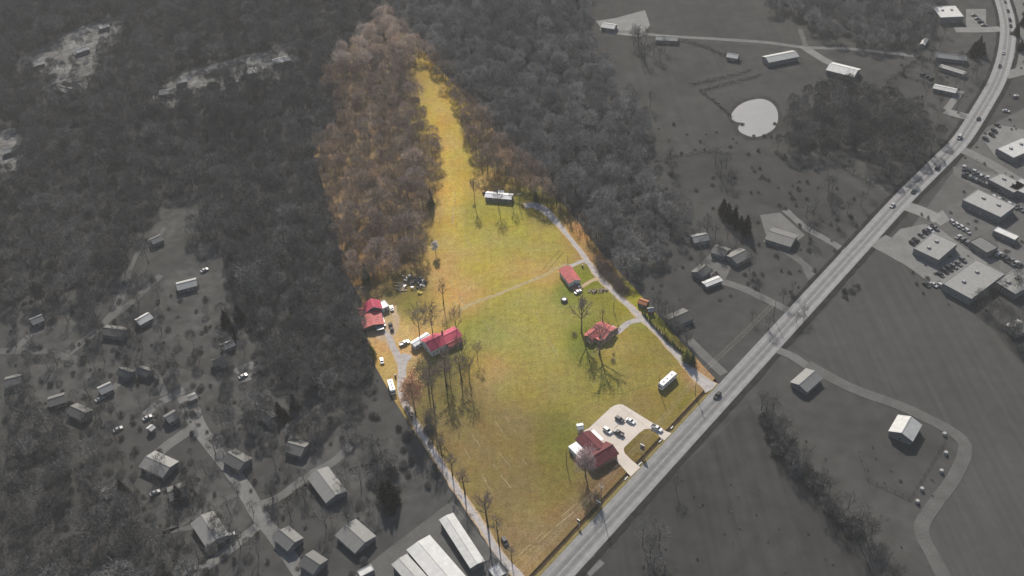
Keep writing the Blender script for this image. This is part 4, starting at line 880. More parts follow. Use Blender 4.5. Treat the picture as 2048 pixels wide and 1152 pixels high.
vehicle('pickup', 'charcoal', zz(690, 503), zz(640, 474), 'dark pickup with open bed parked beside the white utility car', z=.03)
vehicle('pickup', 'white', zz(1145, 450), zz(1200, 480), 'white pickup leaving the concrete lot at the highway entrance', z=.03)
vehicle('pickup', 'silver', (809, 686), (818, 682), 'silver pickup parked between the gravel lane and the narrow trailer home')
vehicle('sedan', 'white', (763.5, 721), (762.5, 716), 'white car parked alone on the straw left of the gravel lane')
vehicle('pickup', 'white', (766, 646), (768, 652), 'white truck parked in front of the faded red workshop')
vehicle('van', 'white', (762, 632), (764, 637), 'white van behind the white truck beside the workshop')
vehicle('sedan', 'silver', (783, 616), (782, 612), 'grey blue car parked on the dirt track beside the barn')
vehicle('suv', 'dark', (1010, 1083), (1013, 1088), 'dark purple car parked on the grass at the lower end of the lane')
vehicle('sedan', 'white', (1156, 583), (1161, 580), 'white car parked below the deck of the red metal roofed house')
vehicle('sedan', 'silver', (1221, 656.5), (1216, 660), 'silver car parked at the right end of the brick house')
vehicle('suv', 'red', (1228, 661), (1223, 665), 'red car parked beside the silver car at the brick house')
# motor coach and camper
def coach(name, label, cat, p1, p2, Wd, Ht, windows):
    c, L, rz = axis(p1, p2, Ht); o = empty(name, (c[0], c[1], 0), rz, label, cat)
    b = MB().prism([(-L / 2, .55), (-L / 2, Ht - .25), (-L / 2 + .25, Ht), (L / 2 - .5, Ht), (L / 2, Ht - .7), (L / 2, .5)], -Wd / 2, Wd / 2); b.build('body', mat('coach_white', (.80, .80, .79), var=.05, rough=.4), o)
    for i in range(windows):
        for sg in (-1, 1): MB().box((L * ((i + .7) / (windows + .4) - .5), sg * Wd / 2, Ht * .62), (L / windows * .45, .06, .75)).build('window', glass, o)
    MB().box((L / 2 - .02, 0, Ht * .6), (.1, Wd * .85, .9)).build('windscreen', glass, o)
    MB().box((-L / 2, 0, Ht * .6), (.06, Wd * .5, .6)).build('rear_window', glass, o)
    for x in (-L * .28, L * .02, L * .27): MB().box((x, .1, Ht + .1), (.7, .6, .2)).box((x + .6, -.3, Ht + .05), (.3, .3, .1)).build('roof_vent', found, o)
    MB().box((0, 0, .62), (L * .97, Wd + .02, .18)).build('stripe', PAINT['silver'], o)
    for x in (-L * .28, L * .32):
        for sg in (-1, 1):
            w_ = MB().tube([(x, sg * (Wd / 2 - .3), .45), (x, sg * (Wd / 2 + .01), .45)], .45, 12).build('wheel', tyre, o); MB().tube([(x, sg * Wd / 2, .45), (x, sg * (Wd / 2 + .03), .45)], .22, 8).build('rim', rim_m, w_)
    add_door(o, L * .12, -Wd / 2, 0, trim, knob, .75, 1.9, trim)
    return o
coach('motor_coach', 'long white motor coach parked on the grass near the highway', 'coach', (1349.5, 743.5), (1320.5, 769.5), 2.9, 3.5, 6)
coach('camper', 'white camper parked left of the lane above the orange budding tree', 'camper', (779, 758), (786, 781), 2.7, 3.1, 3)

# ------------------------------------------------------------------ poles, signs, wires
pole_m = mat('weathered_pole', (.16, .125, .10), var=.2); arm_m = mat('pole_crossarm', (.45, .42, .38)); can_m = mat('transformer_grey', (.5, .52, .53), rough=.4)
def pole(base, h, label, arms=1, can=False, rz=None, group='power poles'):
    p = P(*base); o = empty('utility_pole', tuple(p), math.atan2(hperp[1], hperp[0]) if rz is None else rz, label, 'pole', group)
    MB().tube([(0, 0, -.3), (0, 0, h * .5), (0, 0, h)], [.19, .16, .12], 8).build('shaft', pole_m, o)
    for a in range(arms):
        z = h - .4 - a * 1.1; ar = MB().box((0, .17, z), (2.6, .12, .15)).build('crossarm', arm_m, o)
        for x in (-1.15, -.5, .5, 1.15): MB().tube([(x, .17, z + .07), (x, .17, z + .32)], .06, 5).build('insulator', can_m, ar)
    if can: MB().tube([(0, -.35, h - 3.2), (0, -.35, h - 2.1)], .26, 8).build('transformer', can_m, o)
    return np.array([p[0], p[1], 0]), h
pa = pole((1202, 1014), 15.5, 'utility pole with double crossarm on the verge below the roadside store', 2, True)
pb = pole((1390, 788), 12.0, 'utility pole with light arm where the gravel drive meets the highway', 1, True)
pc = pole((1227.5, 622), 11.0, 'utility pole beside the middle of the gravel drive', 1, True, .3)
pd = pole((1136, 540), 10.5, 'utility pole behind the red metal roofed house', 0, False, .3)
pe = pole((1039, 414), 10.0, 'utility pole at the right end of the white mobile home', 1, False, .3)
pf = pole((1318, 778), 11.0, 'slim pole at the left end of the white motor coach', 0, False, .3)
pg_ = pole((1133, 930), 9.5, 'slim pole on the lawn left of the roadside store', 0, False, .3)
p0 = np.array([*along_highway(T0 - 60, 3)[:2], 0]); p9 = np.array([*along_highway(T1 + 60, 3)[:2], 0])
MBp = empty('utility_pole', tuple(p9), math.atan2(hperp[1], hperp[0]), 'grey utility pole on the highway verge beyond the gravel drive', 'pole', 'power poles'); MB().tube([(0, 0, -.3), (0, 0, 12)], [.19, .12], 8).build('shaft', G(.06, 'grey_pole'), MBp); MB().box((0, .17, 11.6), (2.6, .12, .15)).build('crossarm', G(.15, 'grey_arm'), MBp)
wire_m = mat('bright_wire', (.55, .50, .42), rough=.4)
offs = [-1.15, -.5, .5, 1.15]
def wire(a, b, sag, label, r=.028):
    pts = []
    for i in range(15):
        t = i / 14; p = a + (b - a) * t; pts.append((p[0], p[1], p[2] - sag * 4 * t * (1 - t)))
    props(MB().tube(pts, r, 4).build('power_wire', wire_m), label, 'wire', 'power wires along the highway')
h3 = np.array([hperp[0], hperp[1], 0])
for i, o_ in enumerate(offs):
    nm = ['outermost', 'second', 'third', 'innermost'][i]
    wire(p0 + h3 * o_ + np.array([0, 0, 13.]), pa[0] + h3 * o_ + np.array([0, 0, 15.4]), 1.4, '%s overhead wire running from the store pole down to the lane corner' % nm)
    wire(pa[0] + h3 * o_ + np.array([0, 0, 15.4]), pb[0] + h3 * o_ + np.array([0, 0, 11.9]), 2.2, '%s overhead wire between the store pole and the drive pole' % nm)
    wire(pb[0] + h3 * o_ + np.array([0, 0, 11.9]), p9 + h3 * o_ + np.array([0, 0, 11.9]), 1.2, '%s overhead wire leaving the drive pole along the highway' % nm)
MB().box((0, 0, 0), (.01, .01, .01))
# street lamp arm on the drive pole
def post_sign(name, label, base, h, wd, ht, bm, posts=2, face=None):
    p = P(*base); o = empty(name, tuple(p), math.atan2(hdir[1], hdir[0]) + R(90) if face is None else face, label, 'sign')
    for i in range(posts): MB().box(((i - (posts - 1) / 2) * wd * .7, 0, h / 2), (.16, .16, h)).build('post', trim, o)
    pn = MB().box((0, 0, h - ht / 2 + .05), (wd, .32, ht)).build('panel', bm, o)
    MB().box((0, 0, h + .12), (wd + .1, .42, .14)).build('cap', trim, pn)
    return o
post_sign('pylon_sign', 'tall dark pylon sign on the grass island of the concrete lot', (1284, 907), 6.0, 2.2, 3.4, dark_sid, 2)
post_sign('post_sign', 'two post roadside sign with white top on the verge left of the store pole', (1157, 1050), 3.6, 1.4, 1.6, dark_sid, 2)
post_sign('board_sign', 'low slanted board sign next to the store pole', (1197, 1010), 2.4, 2.4, 1.2, wood, 2)
# culvert headwalls
for i, (a, b, lab) in enumerate([(zz(1310, 455), zz(1335, 425), 'concrete culvert headwall above the upper lot entrance'), (zz(1170, 615), zz(1200, 585), 'concrete culvert headwall below the upper lot entrance'), (zz(925, 890), zz(965, 850), 'concrete culvert headwall above the lower lot entrance'), (zz(765, 1060), zz(800, 1020), 'concrete culvert headwall below the lower lot entrance')]):
    c, L, rz = axis(a, b, .2); o = empty('culvert', (c[0], c[1], 0), rz, lab, 'culvert', 'culverts under the lot entrances')
    MB().box((0, 0, -.1), (L, .35, .6)).build('headwall', trim, o); MB().tube([(0, -.4, -.35), (0, .6, -.35)], .3, 10).build('pipe', found, o)
# tanks, barrels and small things
def drum(name, label, cat, base, r, h, m, lid=None, lay=False):
    p = P(*base); o = empty(name, tuple(p), rng.uniform(0, 3), label, cat)
    if lay:
        MB().tube([(-h / 2, 0, r + .25), (-h / 2 + .2, 0, r + .25), (h / 2 - .2, 0, r + .25), (h / 2, 0, r + .25)], [r * .6, r, r, r * .6], 12).build('tank', m, o)
        for x in (-h * .3, h * .3): MB().box((x, 0, .16), (.2, r * 1.4, .32)).build('foot', found, o)
    else:
        MB().tube([(0, 0, 0), (0, 0, h * .8), (0, 0, h)], [r, r, r * .85], 14).build('wall', m, o); MB().tube([(0, 0, h), (0, 0, h + .06)], r * (.55 if lid else .88), 12).build('lid', lid or m, o)
    return o
drum('water_tank', 'black round tank with a white lid left of the red metal roofed house', 'tank', (1128.5, 602), 1.9, 1.4, dark_sid, white_roof)
drum('fuel_tank', 'small white gas tank left of the roadside store', 'tank', (1146, 900), .5, 1.6, white_roof, None, True)
drum('barrel', 'pale barrel standing on the bank left of the gravel lane', 'barrel', (791, 754), .5, 1.6, dark_sid, white_roof)
drum('barrel', 'brown barrel on the lawn between the two spurs of the gravel drive', 'barrel', (1165, 534), .5, 1.5, wood, white_roof)
drum('barrel', 'brown round tank at the left end of the white mobile home', 'tank', (967.5, 387), 1.0, 1.6, brick, None)
drum('barrel', 'small brown barrel where the gravel drive ends', 'barrel', (1044, 411), .5, 1.4, brick, white_roof)
drum('waste_bin', 'dark bin below the white truck in the barn yard', 'bin', (784, 661), 1.1, 1.6, dark_sid, None)
drum('waste_bin', 'dark round bin right of the white truck in the barn yard', 'bin', (781, 651), 1.2, 1.5, dark_sid, None)
# scrap heap
def heap(name, label, cat, base, rx, ry, h, m, seed):
    r = random.Random(seed); p = P(*base); o = empty(name, tuple(p), 0, label, cat); b = MB()
    for i in range(60):
        a = r.uniform(0, 6.28); q = math.sqrt(r.random()); x = math.cos(a) * rx * q; y = math.sin(a) * ry * q; z = h * (1 - q * q) * r.uniform(.3, 1)
        b.box((x, y, z), (r.uniform(.6, 2.4), r.uniform(.2, .8), r.uniform(.15, .6)), r.uniform(0, 3), r.uniform(-.5, .5))
    props(b.build('rubble', m, o), kind='stuff')
    return o, r
o, r = heap('scrap_heap', 'dark scrap heap with pale boards at the foot of the parcel wood', 'scrap heap', (830, 566), 7, 6, 1.8, dark_sid, 4)
for i in range(14):
    MB().box((r.uniform(-8, 5), r.uniform(-5, 6), r.uniform(.9, 1.8)), (r.uniform(1.2, 3.2), r.uniform(.3, 1.2), .12), r.uniform(0, 3), r.uniform(-.3, .3)).build('board', white_roof if i % 2 else tin_roof, o)
for i in range(9):
    p = P(798 + i % 3 * 4, 566 + i * 2); b = MB().box((0, 0, .35), (r.uniform(4, 6.5), .35, .3)).box((.4, .3, .3), (3.2, .25, .25)).build('timber', mat('pale_timber', (.42, .33, .22))); b.location = tuple(p); b.rotation_euler = (0, 0, r.uniform(-.25, .15)); props(b, 'pale sawn timber lying left of the dark scrap heap', 'timber', 'timber beside the scrap heap')
heap('brush_pile', 'long pile of cut brush beside the gravel drive below the red metal roofed house', 'brush pile', (1197, 582), 6, 1.6, .8, wood, 6)
p = P(840, 587); b = MB().box((0, 0, .45), (2.4, 1.2, .5)).box((-.6, 0, .95), (1.0, 1.0, .5)).box((0, .7, .25), (2.0, .25, .5)).box((0, -.7, .25), (2.0, .25, .5)).build('small_machine', mat('machine_yellow', (.55, .42, .1))); b.location = tuple(p); props(b, 'small yellow machine at the lower right of the scrap heap', 'machine')

# ------------------------------------------------------------------ grey neighbourhood
def gm_roof(v): return G(v, 'grey_roof_%03d' % round(v * 1000), var=.14, scale=.4, rough=.6)
gw = G(.16, 'grey_wall', var=.15); gwd = G(.07, 'grey_wall_dark', var=.15); gwl = G(.3, 'grey_wall_light', var=.1)
def ghouse(label, p1, p2, wd, v, eave=2.9, rise=1.5, name='house', cat='house', flat=False, wall=None, windows=3, ribs=False, **k):
    return house(name, label, p1, p2, wd, eave, rise, gm_roof(v), wall or gw, cat, windows, 1, gtrim if v > .12 else gwd, None, flat, False, gtrim, gglass, ribs=ribs, **k)
for a in [
 ('low grey house left of the lawn at the far left', (95, 800), (128, 790), 8, .11), ('dark house with pale shed on the lower left lawn', (140, 812), (172, 826), 8, .08), ('pale roofed house above the pale street spur', (196, 778), (222, 766), 7, .24),
 ('small grey house beside the crooked street', (330, 835), (352, 822), 7, .13), ('grey house in the trees left of the wide street', (205, 985), (230, 972), 8, .13), ('dark roofed house at the bottom right of the wide street', (610, 1110), (640, 1130), 9, .09), ('small grey house at the foot of the hillside woodland', (60, 640), (84, 630), 7, .16), ('pale roofed house in the trees on the left slope', (300, 480), (322, 470), 7, .14), ('dark roofed house right of the wide street bend', (455, 905), (490, 925), 9, .08), ('grey house between the street and the storage yard', (560, 1060), (590, 1085), 9, .12),
 ('grey house with pale roof on the wooded slope left of the parcel', (352, 569), (392, 559), 8, .30),
 ('bright white roofed house at the end of the short grey lane', (272, 641), (299, 626), 7, .46),
 ('long dark roofed house below the short grey lane', (206, 655), (250, 661), 8, .075),
 ('small pale house on the slope beside the crooked side road', (442, 690), (466, 680), 6, .28),
 ('small dark house below the pale house beside the crooked side road', (424, 722), (452, 712), 7, .08),
 ('small dark house at the left end of the lawn', (238, 736), (262, 745), 6, .07),
 ('second small dark house on the lawn', (276, 734), (300, 742), 6, .075),
 ('grey roofed house at the left picture edge above the side road', (8, 760), (42, 752), 8, .10),
 ('house with pale front and dark rear roof left of the wide street', (292, 913), (340, 935), 11, .17),
 ('dark grey roofed house below the house with pale front', (335, 985), (372, 972), 9, .09),
 ('pale grey roofed house near the bottom of the wide street', (402, 1030), (434, 1078), 11, .18),
 ('grey house with pale roof centre above the storage buildings', (634, 940), (672, 990), 11, .17),
 ('grey roofed house just above the storage yard', (690, 1050), (730, 1085), 12, .15),
 ('dark house with pale gables among trees left of the storage yard', (575, 885), (610, 895), 9, .10),
 ('small grey house right of the wide street', (520, 818), (545, 835), 7, .11),
 ('small pale house in the upper left clearing', (108, 170), (150, 180), 8, .26),
 ('tiny pale house by the upper left gravel patch', (60, 128), (86, 120), 7, .30),
 ('pale roofed house at the lower end of the second clearing', (318, 182), (346, 178), 8, .30),
 ('pale roofed house in the middle of the second clearing', (480, 142), (512, 136), 9, .30),
 ('bright roofed house at the right end of the second clearing', (545, 120), (580, 112), 9, .36),
 ('small house left of the bright one in the second clearing', (410, 140), (432, 132), 7, .22),
 ('tiny bright roof at the top of the upper left gravel patch', (196, 52), (216, 46), 7, .36), ('bright narrow roof in the middle of the upper left gravel patch', (150, 100), (176, 92), 7, .34), ('small bright roof at the left tip of the second clearing', (352, 160), (372, 155), 7, .36), ('small bright roof beneath the second clearing', (452, 160), (474, 156), 7, .34), ('tiny pale house at the far upper left edge', (5, 300), (30, 292), 7, .26),
 ('small pale roofed house nearest the right parcel wood', (1384, 474), (1416, 468), 8, .22),
 ('dark roofed house in the cluster right of the parcel drive', (1428, 492), (1456, 502), 9, .09),
 ('larger dark house right of the other dark house in the cluster', (1462, 515), (1492, 500), 10, .10),
 ('small dark shed left in the house cluster', (1394, 545), (1412, 530), 8, .08),
 ('large house with pale terrace above the double drive', (1538, 462), (1590, 478), 13, .12),
 ('dark roofed house beside the right boundary of the parcel', (1338, 640), (1378, 622), 10, .05),
 ('house left of the crop field beyond the highway', (1598, 770), (1630, 742), 10, .16),
 ('pale house at the right picture edge below the commercial lots', (2022, 655), (2050, 645), 9, .26),
 ('light house beside the highway bend with dark hedge', (1872, 106), (1934, 113), 8, .22),
 ('pale farmhouse at the top beside the white gravel yard', (1312, 72), (1356, 74), 8, .24),
 ('pale roofed farm building in the white gravel yard', (1205, 46), (1232, 50), 9, .42),
 ('small white farm shed below the long farm lane', (1455, 106), (1478, 110), 7, .42),
 ]: ghouse(*a)
ghouse('left of two long pale barns below the farm lane', (1531, 115), (1592, 103), 11, .34, 3.6, 1.6, 'barn', 'barn', windows=4)
ghouse('right of two long pale barns, brighter and broader', (1660, 127), (1716, 141), 14, .50, 3.6, 2.0, 'barn', 'barn', windows=4)
ghouse('gabled barn with bright left slope inside the fenced yard beyond the highway', (1822, 833), (1803, 866), 11.5, .40, 3.8, 2.2, 'barn', 'barn', windows=3)
ghouse('large pale flat building at the top right beside the highway', (1873, 24), (1919, 22), 20, .44, 5, .5, 'warehouse', 'warehouse', True, windows=4)
ghouse('long thin pale trailer in the hedged yard near the highway', (1880, 130), (1932, 146), 5, .26, 2.8, .4, 'trailer_home', 'trailer', windows=4)
ghouse('white roofed trailer with uneven roof in the hedged yard', (1868, 170), (1914, 180), 7, .42, 2.8, .8, 'trailer_home', 'trailer', windows=4)
ghouse('bright flat shop at the right picture edge', (2010, 306), (2062, 284), 13, .40, 4, .5, 'shop', 'shop', True, windows=4)
ghouse('long pale commercial building behind the dark parking lot', (1941, 389), (2016, 423), 16, .26, 4.5, .5, 'shop', 'shop', True, windows=5)
ghouse('pale square shop beside the highway entrance', (1852, 508), (1890, 476), 15, .21, 4, .5, 'shop', 'shop', True, windows=4)
ghouse('broad pale shop at the corner of the crop field', (1914, 582), (1980, 533), 17, .21, 4.5, .5, 'shop', 'shop', True, windows=5)
ghouse('bright white box trailer behind the shops', (1991, 457), (2034, 476), 5, .52, 3.2, .4, 'storage_trailer', 'trailer', True, windows=1)
ghouse('pale shop at the right picture edge behind the dealer rows', (2030, 365), (2062, 378), 14, .3, 4, .5, 'shop', 'shop', True, windows=3)
ghouse('bright thin roofed carport in the house cluster', (1408, 568), (1441, 555), 5, .46, 2.6, .4, 'carport', 'carport', windows=1)
ghouse('long bright storage building nearest the gravel lane', (892, 1031), (955, 1128), 7.0, .46, 3.2, .5, 'storage_building', 'storage building', False, windows=6)
ghouse('widest bright storage building in the storage yard', (836, 1083), (915, 1175), 12, .48, 3.4, .6, 'storage_building', 'storage building', False, windows=6)
ghouse('left long storage building in the storage yard', (798, 1117), (850, 1175), 8, .34, 3.2, .5, 'storage_building', 'storage building', False, windows=4)
ghouse('small bright storage shed beside the lane at the bottom', (986, 1132), (1002, 1152), 5, .46, 2.8, .4, 'shed', 'shed', True, windows=1)
ghouse('bright box trailer at the bottom left of the storage yard', (718, 1148), (745, 1134), 3.2, .46, 3, .3, 'storage_trailer', 'trailer', True, windows=1)
ghouse('small pale shed at the top of the wide street', (376, 795), (392, 788), 5, .2, 2.6, .6, 'shed', 'shed', windows=1)
ghouse('small bright shed in the lawn below the bright house', (296, 858), (306, 850), 4, .4, 2.6, .6, 'shed', 'shed', windows=1)
ghouse('pale shed beyond the trees on the long farm lane', (1845, 88), (1852, 76), 4, .36, 2.6, .6, 'shed', 'shed', windows=1)
ghouse('small pale shed among the grey trees left of the barn', (697, 640), (706, 633), 5, .2, 2.6, .6, 'shed', 'shed', windows=1)

ghouse('pale shop between the bright flat shop and the long commercial building', (1990, 352), (2040, 378), 12, .24, 4, .5, 'shop', 'shop', True, windows=4)
ghouse('grey workshop behind the broad pale shop', (2010, 575), (2050, 552), 13, .2, 4, .5, 'workshop', 'workshop', True, windows=4)
ghouse('low dark shop behind the pale square shop', (1950, 478), (1985, 500), 9, .12, 3.6, .5, 'shop', 'shop', True, windows=3)
def hdir_at(i): 
    a = hw_line[max(0, i - 1)]; b = hw_line[min(len(hw_line) - 1, i + 1)]; return a, b
lanes = []
for i, (px, col, knd, back) in enumerate([((1432, 795), 'gdark', 'suv', 1), ((1796, 422), 'gwhite', 'sedan', 1), ((1832, 384), 'gdark', 'sedan', 0), ((1874, 339), 'gdark', 'suv', 0), ((1922, 282), 'gwhite', 'van', 1), ((1958, 243), 'gdark', 'sedan', 0), ((1990, 135), 'gdark', 'sedan', 1),
        ((2022, 68), 'gmid', 'sedan', 0), ((2022, 55), 'gdark', 'sedan', 0), ((2020, 42), 'gdark', 'suv', 0), ((2018, 23), 'gdark', 'sedan', 0), ((2013, 4), 'gmid', 'sedan', 0), ((2006, 107), 'gwhite', 'sedan', 1)]):
    p = P(*px)[:2]; j = int(np.argmin(np.linalg.norm(hw_line - p, axis=1))); j = min(max(1, j), len(hw_line) - 2); d = hw_line[j + 1] - hw_line[j - 1]; d /= np.linalg.norm(d); s = 1 if back == 0 else -1
    lane = hw_line[j] + np.array([d[1], -d[0]]) * 1.8 * s; q = lane + d * s * 3
    o = empty('driving_car' if knd != 'van' else 'driving_van', (lane[0], lane[1], .2), math.atan2(d[1] * s, d[0] * s), None, 'van' if knd == 'van' else 'car', 'cars driving on the highway')
    o['label'] = ['dark car on the highway nearest the gravel drive', 'white car on the highway beside the pale shop entrance', 'dark car on the highway just above the shop entrance', 'dark car on the highway below the bend', 'white van on the highway at the start of the bend', 'dark car on the highway in the bend', 'dark car on the highway near the hedged yard',
                  'grey car, last of the queue on the upper highway', 'dark car, fourth of the queue on the upper highway', 'dark car, third of the queue on the upper highway', 'dark car, second of the queue on the upper highway', 'grey car at the top picture edge on the highway', 'pale car driving below the queue on the upper highway'][i]
    made = []
    for nm, me, par in vehicle_parts(knd, col): made.append(link(nm, me, o if par is None else made[par]))
gcars = []
def row(x0, y0, x1, y1, n, tx, ty, label, group, cols=('gdark', 'gwhite', 'gmid'), jit=1.0):
    for i in range(n):
        t = i / max(1, n - 1); x = x0 + (x1 - x0) * t + rng.uniform(-jit, jit); y = y0 + (y1 - y0) * t + rng.uniform(-jit, jit); c = cols[rng.randrange(len(cols))]
        vehicle(rng.choice(['sedan', 'suv', 'suv', 'pickup']), c, (x, y), (x + tx, y + ty), label, group, z=.05)
row(1928, 336, 1990, 362, 14, 2, -6, 'parked car in the long row of the dealer lot beside the highway', 'cars in the long dealer row')
row(1926, 348, 2000, 380, 12, 2, -6, 'parked car in the lower row of the dealer lot beside the highway', 'cars in the lower dealer row', ('gdark', 'gdark', 'gmid'))
row(1972, 277, 1984, 270, 2, 5, 3, 'dark car parked at the near end of the bright shop lot', 'dark cars in the bright shop lot', ('gdark',))
row(1988, 262, 1996, 250, 2, 5, 3, 'dark car parked at the far end of the bright shop lot', 'dark cars at the far end of the bright lot', ('gdark',))
row(1880, 548, 1925, 520, 6, 5, 3, 'car parked in front of the broad pale shop', 'cars in front of the broad shop')
row(1825, 487, 1834, 481, 2, 5, 3, 'dark car parked at the corner of the pale square shop', 'cars at the square shop', ('gdark',))
row(1918, 472, 1945, 490, 4, 5, -3, 'pale car parked between the two pale shops', 'cars between the shops', ('gwhite', 'gwhite', 'gmid'))
row(1990, 505, 2040, 530, 7, 5, -3, 'car parked behind the broad pale shop', 'cars behind the broad shop')
row(1852, 568, 1882, 572, 3, 5, 3, 'car parked along the field side of the shop drive', 'cars along the shop drive')
row(1905, 445, 1935, 462, 4, 4, 4, 'pale car in the dark lot behind the shop entrance', 'pale cars in the dark lot', ('gwhite',))
row(1948, 30, 1968, 50, 4, 5, 0, 'car parked in the pale lot beside the warehouse', 'cars beside the warehouse')
row(1990, 395, 2040, 418, 6, 4, 4, 'car parked behind the long commercial building', 'cars behind the long building')
row(1996, 300, 2040, 318, 6, 4, -4, 'car parked in front of the bright flat shop', 'cars at the bright flat shop')
row(1842, 470, 1870, 455, 4, 5, 3, 'car parked above the pale square shop', 'cars above the square shop')
row(2030, 192, 2040, 188, 1, 6, -2, 'pale car parked on the grass past the highway bend', None, ('gwhite',))
row(2012, 222, 2014, 222, 1, 6, 1, 'pale pickup standing on the grass below the highway bend', None, ('gwhite',))
row(1846, 148, 1862, 156, 3, 5, -2, 'dark vehicle standing in the hedged yard', 'vehicles in the hedged yard', ('gdark',))
for x, y, c, lab in [(295, 835, 'gwhite', 'white car parked at the end of the pale street spur'), (236, 858, 'gwhite', 'white car in the yard left of the pale street spur'), (310, 985, 'gwhite', 'white car in the shadow of the house with pale front'), (462, 1070, 'gwhite', 'pale car beside the lower side road'), (382, 1140, 'gmid', 'grey car at the bottom of the lower side road'),
                     (486, 752, 'gwhite', 'pale car on the crooked side road'), (409, 540, 'gwhite', 'pale car above the pale house on the slope'), (200, 798, 'gwhite', 'pale car on the lawn at the left'), (1755, 990, 'gwhite', None)]:
    if lab: vehicle('sedan', c, (x, y), (x + 4, y - 2), lab, z=.05)
# barrels and hay beside the fenced yard
for x, y in [(1888, 870), (1891, 908), (1882, 944), (1843, 980), (1834, 1005)]:
    o = drum('barrel', 'pale barrel outside the fenced yard beyond the highway', 'barrel', (x, y), .9, 1.5, gm_roof(.3), None); o['group'] = 'barrels beside the fenced yard'
# fence round the barn yard
fence_px = [(1718, 905), (1735, 960), (1790, 985), (1818, 998), (1890, 880)]
fo = empty('wire_fence', tuple(P(*fence_px[0])), 0, 'dark wire fence round the yard of the gabled barn beyond the highway', 'fence'); b0 = P(*fence_px[0])
for i in range(len(fence_px) - 1):
    A, B = P(*fence_px[i]) - b0, P(*fence_px[i + 1]) - b0; n = max(2, int(np.linalg.norm(B - A) / 4)); d = B - A
    for k in range(n):
        p = A + d * k / n; MB().box((p[0], p[1], .75), (.18, .18, 1.5)).build('post', gwd, fo)
    for z in (.5, 1.0, 1.4): MB().tube([tuple(A + np.array([0, 0, z])), tuple(B + np.array([0, 0, z]))], .05, 4).build('rail', gwd, fo)
# hedges
def hedge(px, h, wd, label, dens=14, v=gneedle):
    pts = smooth_line([P(*p) for p in px], 2.0); b0 = pts[0]; C = MB(); S_ = MB(); r = random.Random(len(label))
    for i in range(len(pts) - 1):
        for k in range(dens):
            q = pts[i] + (pts[i + 1] - pts[i]) * r.random(); hh = h * (.7 + .3 * math.sin(i * 1.7 + 1)); p = np.array([q[0] - b0[0] + r.gauss(0, wd * .3), q[1] - b0[1] + r.gauss(0, wd * .3), abs(r.gauss(.5, .3)) * hh])
            twig(C, p, unit(np.array([r.gauss(0, 1), r.gauss(0, 1), r.gauss(.3, .7)])), r.uniform(.6, 1.4), .45, r)
        if i % 2 == 0: S_.tube([(pts[i][0] - b0[0], pts[i][1] - b0[1], -.1), (pts[i][0] - b0[0] + .2, pts[i][1] - b0[1], h * .7)], [.08, .03], 4)
    o = empty('hedge', (b0[0], b0[1], 0), 0, label, 'hedge'); props(C.build('foliage', v, o), kind='stuff'); S_.build('stem', gbark, o)
hedge([(1300, 325), (1360, 312), (1420, 300)], 2.4, 2, 'thin dark hedge across the rough pasture', v=gtwig)
hedge([(1378, 172), (1430, 160), (1500, 143)], 2.4, 2, 'upper of two dark hedges above the pond')
hedge([(1400, 184), (1450, 170), (1520, 152)], 2.4, 2, 'lower of two dark hedges above the pond')
hedge([(1398, 182), (1430, 205), (1464, 236)], 2.2, 2, 'dark hedge running down to the pond')
hedge([(1770, 172), (1805, 145), (1840, 116)], 4, 3, 'dark hedge on the left side of the hedged yard')
hedge([(1840, 116), (1885, 132), (1930, 148)], 3, 2.5, 'dark hedge on the far side of the hedged yard')
hedge([(1800, 150), (1845, 165), (1880, 178), (1920, 190)], 3, 2.5, 'dark hedge along the near side of the hedged yard')
hedge([(1330, 78), (1400, 92), (1470, 122)], 2.4, 2, 'dark hedge below the long farm lane')
hedge([(1640, 300), (1700, 345), (1780, 385)], 3, 3, 'dark hedge below the thicket between pond and highway', v=gtwig)
hedge([(560, 1010), (640, 960), (740, 930), (770, 900)], 2.5, 2, 'dark hedge between the two houses above the storage yard')
# scrub and garden bushes
mass('woodland', 'loose grey leafless trees inside the two pale clearings at the upper left', 'woodland', [P(x, y)[:2] for x, y in [(rng.uniform(20, 260), rng.uniform(40, 215)) for _ in range(70)] + [(rng.uniform(290, 610), rng.uniform(95, 220)) for _ in range(60)]], gmetas, 6, 12, 15)
def rnd(n, box): return [(rng.uniform(box[0], box[2]), rng.uniform(box[1], box[3])) for _ in range(n)]
def tufts(name, label, n, box, lo, hi, ok=lambda x, y: True):
    pts = [q for q in rnd(n, box) if ok(*q)]
    mass(name, label, 'scrub', [P(*q)[:2] for q in pts], scrub_m, lo, hi, 2.4)
scrub_m = [joined(shrub(200 + i, n=260, tw=.16), gbark, gtwig, 'scrub_kind') for i in range(3)]
# single grey trees
def gtrees(pts, kinds, label, group, lo, hi, name=None):
    for i, (x, y) in enumerate(pts):
        kinds[i % len(kinds)].put(tuple(P(x, y)), rng.uniform(lo, hi), label, group, 'tree', name, wide=rng.uniform(.85, 1.15))
def along(n, px, jx, jy):
    out = []
    for i in range(n):
        t = i / (n - 1) * (len(px) - 1); k = min(int(t), len(px) - 2); f = t - k
        out.append((px[k][0] + (px[k + 1][0] - px[k][0]) * f + rng.uniform(-jx, jx), px[k][1] + (px[k + 1][1] - px[k][1]) * f + rng.uniform(-jy, jy)))
    return out
gtrees(along(46, [(1520, 820), (1565, 900), (1640, 990), (1730, 1090), (1810, 1190)], 22, 14), K_gyard, 'leafless grey tree in the tree line between the two crop fields', 'tree line between the crop fields', 7, 13)
gtrees(along(30, [(1530, 830), (1570, 905), (1640, 985), (1730, 1080)], 16, 12), K_gshr, 'dark shrub in the undergrowth of the tree line between the crop fields', 'undergrowth of the tree line', 3, 5, 'bare_shrub')
